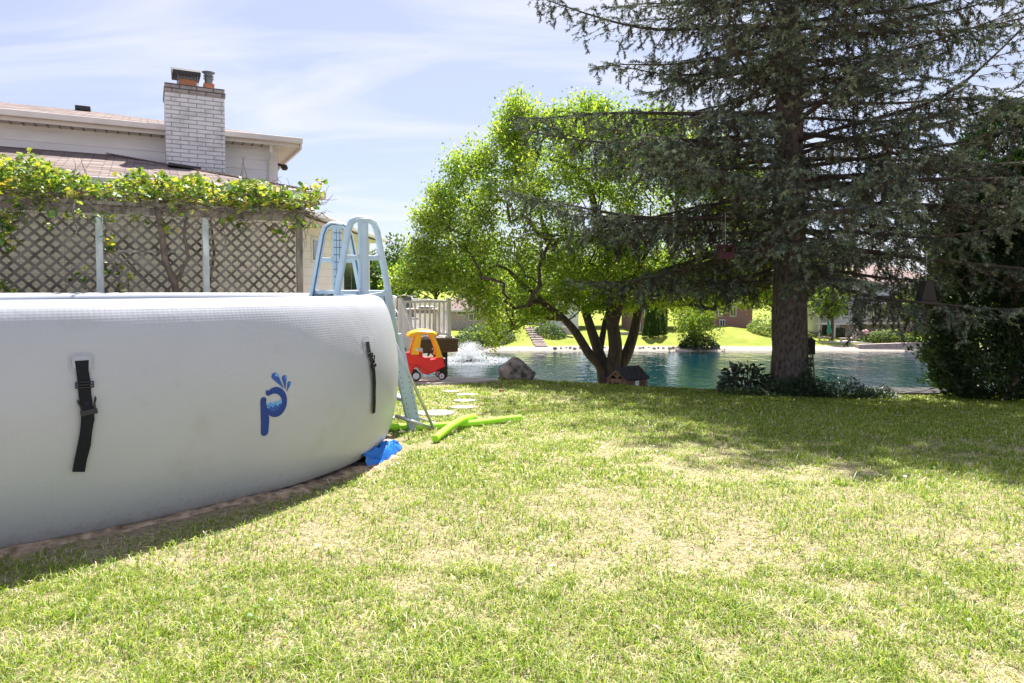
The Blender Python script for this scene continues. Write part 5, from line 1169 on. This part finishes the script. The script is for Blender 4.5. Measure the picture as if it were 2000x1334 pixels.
b4 = np.arange(n)[:,None]*4; F = np.concatenate([b4+np.array(k) for k in ((0,1,2),(0,3,1),(0,2,3),(1,3,2))])
sprm = mat('spray', (.93,.94,.97), .5, .02, 2)
o = npmesh('spray', V, [F], sprm, fo); o['kind'] = 'stuff'
mb = MB(); mb.lathe((fx, fy, WATER-.1), [(.5,0),(.55,.12),(.4,.2),(.12,.25),(.1,.4)], 16); mb.build('float', M['dark'], fo)

# ------------------------------------------------------------------ far bank: houses, shrubs, trees
def rect(mb, Y, x0, x1, y0, y1, d=.06, back=.0):
    a = at(x0, y1, Y); b = at(x1, y0, Y); mb.box((a.x, Y-d, a.z), (b.x, Y+back, b.z)); return a, b
def fwin(parent, Y, x0, x1, y0, y1, cols_=2, fr='farwhite'):
    mb = MB(); a, b = rect(mb, Y, x0, x1, y0, y1, .08); w_ = mb.build('window', M[fr], parent)
    n = cols_; t = .10
    mb = MB(); wdt = (b.x-a.x-t)/n
    for k in range(n): mb.box((a.x+t+k*wdt, Y-.10, a.z+t), (a.x+(k+1)*wdt, Y-.082, b.z-t))
    mb.build('pane', M['glass'], w_)
def far_house(name, label, Y, x0, x1, ybase, yeave, wallm, roofm, ridge_y, wins, depth=10, group='houses across the lake', hip=True):
    a = at(x0, ybase, Y); b = at(x1, yeave, Y); zg_ = a.z; h_ = thing(name, ((a.x+b.x)/2, Y, zg_), label, 'house', group)
    mb = MB(); mb.box((a.x, Y, zg_-1), (b.x, Y+depth, b.z)); mb.build('wall', M[wallm], h_)
    o_ = .5; zr_ = at(x0, ridge_y, Y).z+.0; k = min((b.x-a.x)*.35, depth/2) if hip else 0; rz_ = b.z+(zr_-b.z)*1.6
    mb = MB(); P = [(a.x-o_, Y-o_, b.z-.1), (b.x+o_, Y-o_, b.z-.1), (b.x+o_, Y+depth+o_, b.z-.1), (a.x-o_, Y+depth+o_, b.z-.1), (a.x+k, Y+depth/2, rz_), (b.x-k, Y+depth/2, rz_)]
    mb.add(P, [(0,1,5,4), (1,2,5), (2,3,4,5), (3,0,4), (3,2,1,0)]); mb.build('roof', M[roofm], h_)
    mb = MB(); mb.box((a.x-o_, Y-o_-.08, b.z-.3), (b.x+o_, Y-o_-.01, b.z-.06)); mb.build('gutter', M['gutter'], h_)
    for wn in wins: fwin(h_, Y, *wn)
    return h_
h5 = far_house('far_house', 'white upper storey house with long sunroom windows across the lake, right of spruce', 94, 1640, 1850, 668, 551, 'farwhite', 'farroof', 528,
    [(1695,1712,557,573,1), (1755,1772,553,572,1), (1800,1818,553,572,1)], 12)
mb = MB(); rect(mb, 94, 1640, 1850, 632, 668, .25); mb.build('basement_wall', M['farstone'], h5)
mb = MB(); rect(mb, 94, 1665, 1765, 594, 634, 1.6); mb.build('sunroom', M['farstone'], h5)
mb = MB(); rect(mb, 92.4, 1664, 1766, 629, 633, .25); mb.build('sill', M['gutter'], h5)
for x0, x1, c in ((1673,1692,3), (1696,1706,2), (1711,1733,2), (1739,1757,3), (1647,1658,1)): fwin(h5, 92.4 if x0 > 1660 else 94, x0, x1, 597, 624, c)
mb = MB(); a = at(1692, 592, 91.9); b = at(1768, 592, 91.9); c = at(1712, 577, 94); d = at(1756, 577, 94); mb.add([a, b, d, c, Vector((a.x, 94, a.z)), Vector((b.x, 94, b.z))], [(0,1,2,3), (0,3,4), (1,5,2), (0,4,5,1)]); mb.build('sunroom_roof', M['droof'], h5)
mb = MB(); rect(mb, 91.9, 1692, 1768, 590, 595, .15); mb.build('sunroom_fascia', M['gutter'], h5)
mb = MB(); rect(mb, 93.6, 1632, 1650, 640, 666, .1); mb.build('patio_door', M['glass'], h5)
mb = MB(); rect(mb, 92.2, 1763, 1788, 600, 628, .8); mb.build('bay', M['dark'], h5)
mb = MB(); a = at(1598, 634, 92.6); b = at(1664, 631, 92.6); mb.box((a.x, 92.3, a.z), (b.x, 94, b.z)); mb.build('balcony_floor', M['gutter'], h5)
mb = MB()
for k in range(26): p = at(1598+k*2.6, 631, 92.35); mb.box((p.x-.03, 92.32, p.z), (p.x+.03, 92.38, p.z+.95))
p0_ = at(1598, 631, 92.35); p1_ = at(1664, 631, 92.35); mb.box((p0_.x, 92.31, p0_.z+.95), (p1_.x, 92.39, p0_.z+1.03)); mb.build('balcony_rail', M['farwhite'], h5)
for px in (1600, 1630): mb = MB(); p = at(px, 634, 92.5); mb.box((p.x-.1, 92.4, p.z-2.4), (p.x+.1, 92.6, p.z)); mb.build('balcony_post', M['gutter'], h5)
far_house('far_house', 'red brick house wall behind the conical evergreen across the lake', 96, 1236, 1300, 647, 588, 'farbrick', 'droof', 570, [(1258,1268,605,622,1), (1280,1292,606,622,2), (1243,1251,628,645,1)], 10)
far_house('far_house', 'low red brick house between the round yellow-green shrub and spruce trunk', 97, 1392, 1470, 640, 590, 'farbrick', 'farroof', 575, [(1402,1412,600,618,1), (1425,1438,598,618,2), (1405,1416,624,640,2)], 10)
far_house('far_house', 'grey-white house above the stone steps across the lake', 97, 1030, 1130, 646, 585, 'farwhite', 'droof', 566, [(1040,1054,598,613,2), (1068,1082,598,613,2), (1094,1110,600,616,2), (1056,1066,624,644,1)], 10)
h1 = far_house('far_house', 'brick and glass house with blue-grey roof just right of the deck', 95, 868, 960, 662, 604, 'farstone', 'farroof', 580, [(892,912,588+18,616,2), (888,903,644,660,2), (915,935,612,626,2)], 10)
# steps, wall
st = thing('garden_steps', at(1045, 650, 86), 'stone steps climbing the green bank below the grey-white house', 'steps')
for k in range(9):
    q = at(1036+k*2.6, 636+k*2.6, 90-k*.9); mb = MB(); zt = gz(q.x, q.y); mb.box((q.x-.75, q.y-.5, zt-.4), (q.x+.75, q.y+.5, zt+.14)); mb.build('step', M['farstone'], st)
mb = MB(); mb.box((at(1058,640,89).x, 88.6, gz(4,89)-.5), (at(1120,640,89).x, 89, gz(4,89)+.55)); o = mb.build('retaining_wall', M['conc'], origin=(5,88.8,gz(4,89))); tag(o, 'pale low retaining wall right of the stone steps', 'wall')
mb = MB(); mb.box((at(1205,650,90).x, 89.8, gz(15,90)-.4), (at(1300,650,90).x, 90.1, gz(15,90)+.35)); o = mb.build('retaining_wall', M['farstone'], origin=(16,90,gz(15,90))); tag(o, 'low stone edge wall in front of the red brick house by the evergreen', 'wall')
a = at(1672, 682, 81.8); b = at(1828, 676, 81.8); mb = MB()
P = [(a.x, WATER+.2), (b.x, WATER+.2), (b.x, WATER+1.25), ((a.x+b.x)/2+2, WATER+.95), (a.x, WATER+.72)]; mb.prism(P, 81.3, 81.9); o = mb.build('retaining_wall', M['farstone'], origin=(a.x, 81.5, WATER)); tag(o, 'weathered grey stone wall along the far shore below the white house', 'wall')
rsn = random.Random(8)
# stones along far shore as single rocks
for k in range(34):
    px = 1085+k*9.6+rsn.uniform(-2,2); q = at(px, 676, 81.3); mb = MB(); r_ = rsn.uniform(.16,.30); zt = gz(q.x, 81.3)
    mb.lathe((q.x, 81.3+rsn.uniform(-.2,.2), zt-.1), [(r_*.7,0),(r_,.12),(r_*.8,.24),(r_*.3,.32)], 7); o = mb.build('shore_stone', M['rock'] if k % 3 == 0 else M['stone'], origin=(q.x, 81.3, zt)); tag(o, 'grey edging stone in the row along the far shoreline', 'stone', 'edging stones along the far shore')
# patio items
fpx = at(1672, 660, 88); 
o = thing('fire_pit', (fpx.x, 88, gz(fpx.x, 88)), 'round stone fire pit with cone grate on the far patio', 'fire pit'); zt = gz(fpx.x, 88)
mb = MB(); mb.lathe((fpx.x, 88, zt), [(.75,0),(.75,.45),(.6,.5)], 14); mb.build('bowl', M['farstone'], o); mb = MB(); mb.lathe((fpx.x, 88, zt+.5), [(.62,0),(.55,.45),(.3,.9),(.08,1.15),(.05,1.3)], 12); mb.build('grate', M['tan'], o)
q = at(1690, 660, 87.5); zt = gz(q.x, 87.5); mb = MB(); mb.lathe((q.x, 87.5, zt), [(.35,0),(.5,.5),(.55,.8),(.3,.85),(.45,1.2),(.3,1.5),(.1,1.6)], 12); o = mb.build('planter', M['pink'], origin=(q.x, 87.5, zt), smooth=True); tag(o, 'pink flowered urn planter beside the fire pit', 'planter')
q = at(1622, 660, 88); zt = gz(q.x, 88); u_ = thing('patio_umbrella', (q.x, 88, zt), 'closed green patio umbrella leaning on the far patio', 'umbrella'); mb = MB(); mb.tube([(q.x-.4, 88, zt+2.9), (q.x, 88, zt)], .04, 6); mb.build('pole', M['dark'], u_); mb = MB(); mb.tube([(q.x-.4, 88, zt+2.8), (q.x-.2, 88, zt+1.6), (q.x-.12, 88, zt+1.0)], [.05,.25,.32], 8); mb.build('canopy', M['green'], u_)
for px, lab in ((1652, 'low tan bench left of the fire pit on the far patio'), (1610, 'low grey bench beside the closed umbrella on the far patio')):
    q = at(px, 662, 87.6); zt = gz(q.x, 87.6); bn = thing('bench', (q.x, 87.6, zt), lab, 'bench'); mb = MB(); mb.box((q.x-.8, 87.3, zt+.4), (q.x+.8, 87.8, zt+.5)); mb.build('seat', M['tan'], bn)
    for s in (-.7, .6): mb = MB(); mb.box((q.x+s, 87.35, zt), (q.x+s+.1, 87.75, zt+.4)); mb.build('leg', M['tan'], bn)
mb = MB(); a = at(1600, 666, 86); b = at(1705, 666, 86); mb.box((a.x, 86, gz(45,88)-.3), (b.x, 92.3, gz(45,88)+.06)); tag(mb.build('path', M['conc']), 'pale patio slab below the white house across the lake', 'path', kind='structure')
# shrubs on the far bank
def blob_shrub(name, px, Y, rx, h, n, leaf, cols, label, seed, cat='shrub', ry=None):
    return plant(name, at(px, 650, Y).x, Y, rx, ry or rx, h, n, leaf, cols, label, cat, seed, 'farleaf', .6)
yg = [(.12,.20,.02),(.18,.28,.03),(.26,.34,.05)]; mg = [(.04,.09,.015),(.07,.14,.02),(.10,.18,.03)]
def crown_tree(name, px, Y, zbase, H_, Rx, cz, n, leaf, cols, label, seed, trunk=True, lowest=.25, cat='tree', group=None):
    x = at(px, 600, Y).x; z0 = gz(x, Y) if zbase is None else zbase; rr = np.random.default_rng(seed); root = thing(name, (x, Y, z0), label, cat, group)
    mb = MB(); tr_ = .03*H_
    mb.tube([(x, Y, z0-.3), (x+.1, Y, z0+H_*lowest), (x, Y, z0+H_*.75)], [tr_, tr_*.8, tr_*.25], 7)
    K_ = 34; cen = []
    for k in range(K_):
        a = rr.uniform(0, 6.28); u = rr.uniform(-1, 1); q = rr.random()**.4; s_ = math.sqrt(max(0, 1-u*u))
        hm = H_*(1-lowest)/2; c = np.array([x+math.cos(a)*s_*q*Rx*.8, Y+math.sin(a)*s_*q*Rx*.8, z0+H_*lowest+hm+u*q*hm*.82]); cen.append(c)
        mb.tube([(x, Y, z0+H_*lowest+.3*(c[2]-z0-H_*lowest)), tuple(c)], [tr_*.35, tr_*.06], 4, False)
    mb.build('trunk', M['bark'], root, smooth=True)
    cen = np.array(cen); ci = rr.integers(0, K_, n); rad_ = Rx*.34*(.7+.6*rr.random(K_)); v = unit(rr.normal(0, 1, (n,3))); P = cen[ci]+v*(rad_[ci]*rr.random(n)**.45)[:,None]*np.array([1,1,.75])
    D = v+rr.normal(0,.6,(n,3)); Nn = rr.normal(0,.6,(n,3))+np.array([0,0,1]); L = rr.uniform(.6,1.1,n)*leaf; cols = np.array(cols); bri = rr.random(K_); c = cols[np.clip(((bri[ci]*.6+rr.random(n)*.4)*len(cols)).astype(int), 0, len(cols)-1)]*rr.uniform(.8,1.15,(n,1))
    V, F = leafgeo(P, D, Nn, L, L*.62, .15); npmesh('crown', V, [F], M['farleaf'], root, colr=np.repeat(c, 4, 0)); return root
crown_tree('round_shrub', 1358, 82.5, None, 5.2, 3.3, 0, 4500, .34, yg, 'large round yellow-green shrub leaning over the far shore', 61, lowest=.02, cat='shrub')
plant('juniper', at(1365, 660, 81.6).x, 81.6, 2.4, 1.0, 1.6, 2600, .3, [(.03,.07,.03),(.07,.11,.05)], 'low dark evergreen shrub at the waterline under the round shrub', 'shrub', 62, 'farleaf', .5)
for px, Yk, H_, Rk, sd_, lab in ((1270, 88, 4.6, 1.0, 63, 'small conical evergreen in front of the red brick house'), (1286, 89, 5.4, 1.1, 64, 'taller conical evergreen nearest the round shrub')):
    x = at(px, 600, Yk).x; z0 = gz(x, Yk); root = thing('conical_evergreen', (x, Yk, z0), lab, 'tree', 'conical evergreens across the lake'); rr = np.random.default_rng(sd_); n = 5000; h = rr.random(n)**1.2; a = rr.uniform(0, 6.28, n)
    r_ = Rk*(1-h)**.7*(.7+.3*rr.random(n))*(1+.2*(vnoise(a*3, h*8, 1, sd_)-.5)); P = np.stack([x+np.cos(a)*r_, Yk+np.sin(a)*r_, z0+.2+h*H_], 1); D = np.stack([np.cos(a), np.sin(a), a*0+1], 1)+rr.normal(0,.4,(n,3)); L = rr.uniform(.15,.3,n)
    V, F = leafgeo(P, D, rr.normal(0,1,(n,3)), L, L*.5); npmesh('crown', V, [F], M['farleaf'], root, colr=np.repeat(np.array(mg)[rr.integers(0,2,n)], 4, 0)); mb = MB(); mb.tube([(x,Yk,z0-.2),(x,Yk,z0+H_*.8)], [.12,.03], 6); mb.build('trunk', M['bark'], root)
blob_shrub('hosta_bed', 1730, 87.0, 3.6, 1.5, 2600, .36, [(.10,.17,.04),(.16,.24,.07),(.26,.32,.14)], 'row of pale green leafy bedding plants beside the far patio', 65, ry=1.2)
blob_shrub('leafy_bush', 930, 84, 3.0, 2.2, 3000, .3, mg, 'dark bush on the far shore behind the fountain', 66)
blob_shrub('leafy_bush', 968, 86, 2.4, 1.9, 2400, .3, [(.08,.14,.05),(.12,.19,.07)], 'greyer rounded bush right of the dark shore bush behind the fountain', 67)
blob_shrub('leafy_bush', 1075, 88, 2.0, 1.4, 1600, .28, mg, 'small dark bush right of the stone steps', 68)
blob_shrub('leafy_bush', 1500, 90, 2.6, 2.2, 2400, .3, yg, 'bright bush on the far bank just left of the spruce trunk', 69)
# young leafy tree overhanging right bank
crown_tree('young_tree', 1805, 84, None, 8.6, 3.4, 0, 3600, .42, [(.12,.2,.03),(.18,.27,.05),(.26,.33,.10)], 'bright young tree in front of the white house, left of the arborvitae', 70, lowest=.3)
# background trees
bgt = [(700,60,9.3,3.6,mg),(742,64,8.6,3.4,mg),(790,100,13.5,6,mg),(850,108,13,6,mg),(905,110,12.5,6,yg),(965,106,13,6.5,mg),(1030,112,12,6,mg),(1090,108,12,6,yg),(1150,106,11,5.5,mg),(1205,108,12,6,yg),(1300,104,12.5,5,yg),(1345,100,11.5,5,mg),
       (1390,110,12.5,6,yg),(1450,108,12,5.5,mg),(1510,104,13,6,yg),(1565,100,13.5,5,yg),(1610,98,11.5,4.2,yg),(1890,100,14,6,mg),(1960,95,14,6,mg),(2060,92,14,6,mg),(1625,88.5,8.5,2.6,yg)]
labs = ['dense tree rising beside the right post of the pool ladder','second dense tree right of the ladder, above the deck','tree top behind the left end of the deck railing','far tree behind the middle of the deck railing','far tree just right of the deck corner post','far tree above the fountain','far tree above the boulder','far tree above the stone steps','far tree left of the stems of the multi-stemmed tree','far tree behind the stems of the multi-stemmed tree','far tree above the conical evergreens','far tree behind the round shrub','far tree behind the low red brick house','far tree right of the low red brick house','far tree directly left of the spruce trunk','bright far tree directly right of the spruce trunk','bright far tree left of the white house roof','far tree right of the white house','far tree behind the arborvitae','far tree at the right edge beyond the arborvitae','small bright tree at the left corner of the white house']
for i, (px, Yk, H_, Rk, cc) in enumerate(bgt):
    crown_tree('far_tree', px, Yk, None if Yk > 78 else -4.5, H_, Rk, 0, 4200, .55 if Rk > 3 else .35, cc, labs[i], 100+i, lowest=.22, group='trees across the lake')

# ------------------------------------------------------------------ grass
def grass():
    r = np.random.default_rng(5); out = []
    bands = [(1.7,2.4,17000,.0034),(2.4,3.2,13000,.0038),(3.2,4.5,4500,.0046),(4.5,6.5,5200,.0062),(6.5,9.0,3000,.0085),(9.0,12.0,1700,.0115),(12.0,14.6,1200,.015)]
    PX = []; PY = []; WD = []
    for y0, y1, dens, wd in bands:
        hwid = .80*y1+.8; lo = -hwid if y0 < 9 else -6.5; n = int((y1-y0)*(hwid-lo)*dens); x = r.uniform(lo, hwid, n); y = r.uniform(y0, y1, n); k = np.abs(x) < .80*y+.8
        PX.append(x[k]); PY.append(y[k]); WD.append(np.full(k.sum(), wd))
    x = np.concatenate(PX); y = np.concatenate(PY); wd = np.concatenate(WD)
    poly = [(a, b) for a, b in (path+outn*.10)[::3]]; k = ~inpoly(x, y, poly)
    edge = [(a, b) for a, b in (path+outn*.19)[::3]]; ine = inpoly(x, y, edge); k &= ~ine | (r.random(len(x)) < .25)
    cp = [(-5,12.0),(-2.2,11.75),(-1.4,11.9),(-.9,12.25),(-.25,12.9),(-.3,13.6),(-5,13.6)]; k &= ~inpoly(x, y, cp)
    for (px, py, rr_) in [(850,806,.24),(903,795,.15),(907,782,.16),(912,770,.15),(880,764,.13)]:
        p = gp(px, py); k &= np.hypot(x-p.x, y-p.y) > rr_*.93
    # thinner in dry patches
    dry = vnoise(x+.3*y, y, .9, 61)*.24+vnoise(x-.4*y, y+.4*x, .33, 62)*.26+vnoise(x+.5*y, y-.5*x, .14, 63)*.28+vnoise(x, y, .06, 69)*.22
    right = np.clip((x-1.0)/4, 0, 1)*np.clip((y-6)/4, 0, 1); shade = np.clip((x+.3)/2, 0, 1)*np.clip((y-6.3+.25*(4-x).clip(-3, 3))/2, 0, 1); dry = dry-.28*right-.16*shade  # greener, denser grass where the spruce shadow falls; deepens that shadow through colour
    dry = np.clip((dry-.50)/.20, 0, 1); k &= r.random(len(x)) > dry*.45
    x, y, wd, dry = x[k], y[k], wd[k], dry[k]; n = len(x); z = ground(x, y)
    clump = vnoise(x, y, .16, 64); h = (.018+.036*r.random(n)**1.8)*(.6+1.0*clump)*(1-.35*dry)*np.where(r.random(n) < .025, r.uniform(1.3, 2.0, n), 1); wdt = wd*r.uniform(.6, 1.2, n)
    a = r.uniform(0, 2*math.pi, n); lean = r.uniform(.2, 1.9, n)+.5*dry; d = np.stack([np.cos(a), np.sin(a)], 1); px_ = np.stack([-np.sin(a), np.cos(a)], 1)
    b = np.stack([x, y, z-.004], 1); m = b.copy(); m[:,:2] += d*(h*lean*.35)[:,None]; m[:,2] += h*.62; t = b.copy(); t[:,:2] += d*(h*lean)[:,None]; t[:,2] += h*np.clip(1.05-.42*lean, .22, 1)
    px3 = np.concatenate([px_, np.zeros((n,1))], 1)*(wdt/2)[:,None]
    V = np.stack([b-px3, b+px3, m+px3*.8, m-px3*.8, t], 1).reshape(-1, 3); i = np.arange(n)[:,None]*5
    F4 = i+np.array([0,1,2,3]); F3 = i+np.array([3,2,4])
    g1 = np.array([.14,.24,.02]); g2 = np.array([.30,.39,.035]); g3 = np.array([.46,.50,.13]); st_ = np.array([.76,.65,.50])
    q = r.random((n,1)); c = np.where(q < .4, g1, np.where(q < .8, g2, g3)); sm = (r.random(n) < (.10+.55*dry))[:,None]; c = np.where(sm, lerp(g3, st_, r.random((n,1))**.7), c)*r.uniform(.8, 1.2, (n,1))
    print('blades', n)
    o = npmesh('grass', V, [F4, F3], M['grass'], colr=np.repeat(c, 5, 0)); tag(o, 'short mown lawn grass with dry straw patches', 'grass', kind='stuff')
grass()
# clover / broader weeds scattered
n = 4500; y = RNG.uniform(1.8, 9, n); x = RNG.uniform(-1, 1, n)*(.8*y+.6); k = (vnoise(x, y, .35, 88) > .66) & ~inpoly(x, y, [(a, b) for a, b in (path+outn*.25)[::3]]); x, y = x[k], y[k]; n = len(x)
P = np.stack([x, y, ground(x, y)+RNG.uniform(.015, .05, n)], 1); D = RNG.normal(0, 1, (n,3)); D[:,2] = np.abs(D[:,2])*.3; L = RNG.uniform(.015, .035, n)
V, F = leafgeo(P, D, RNG.normal(0,.3,(n,3))+np.array([0,0,1]), L, L*.7); o = npmesh('clover', V, [F], M['vleaf'], colr=np.repeat(lerp(np.array([.12,.20,.02]), np.array([.22,.32,.04]), RNG.random((n,1))), 4, 0)); tag(o, 'small clover leaves scattered through the lawn', 'clover', kind='stuff')
n = 240; y = RNG.uniform(1.9, 12.5, n); x = RNG.uniform(-1, 1, n)*(.78*y+.4); k = ~inpoly(x, y, [(a, b) for a, b in (path+outn*.3)[::3]]); x, y = x[k], y[k]; n = len(x)
P = np.stack([x, y, ground(x, y)+RNG.uniform(.012, .035, n)], 1); D = RNG.normal(0, 1, (n,3)); D[:,2] *= .15; L = RNG.uniform(.02, .05, n)
V, F = leafgeo(P, D, RNG.normal(0,.35,(n,3))+np.array([0,0,1]), L, L*RNG.uniform(.15,.6,n), .3); o = npmesh('fallen_leaves', V, [F], M['vleaf'], colr=np.repeat(lerp(np.array([.16,.09,.04]), np.array([.42,.30,.14]), RNG.random((n,1))), 4, 0)); tag(o, 'dry brown leaf litter scattered on the lawn', 'leaf litter', kind='stuff')
q = gp(979, 763, .03); mb = MB(); mb.lathe(q-Vector((0,0,.03)), [(.03,0),(.045,.02),(.03,.05)], 7); o = mb.build('pine_cone', M['dark'] if False else M['cedar'], origin=q); tag(o, 'small brown pine cone lying on the grass left of the boulder', 'pine cone')
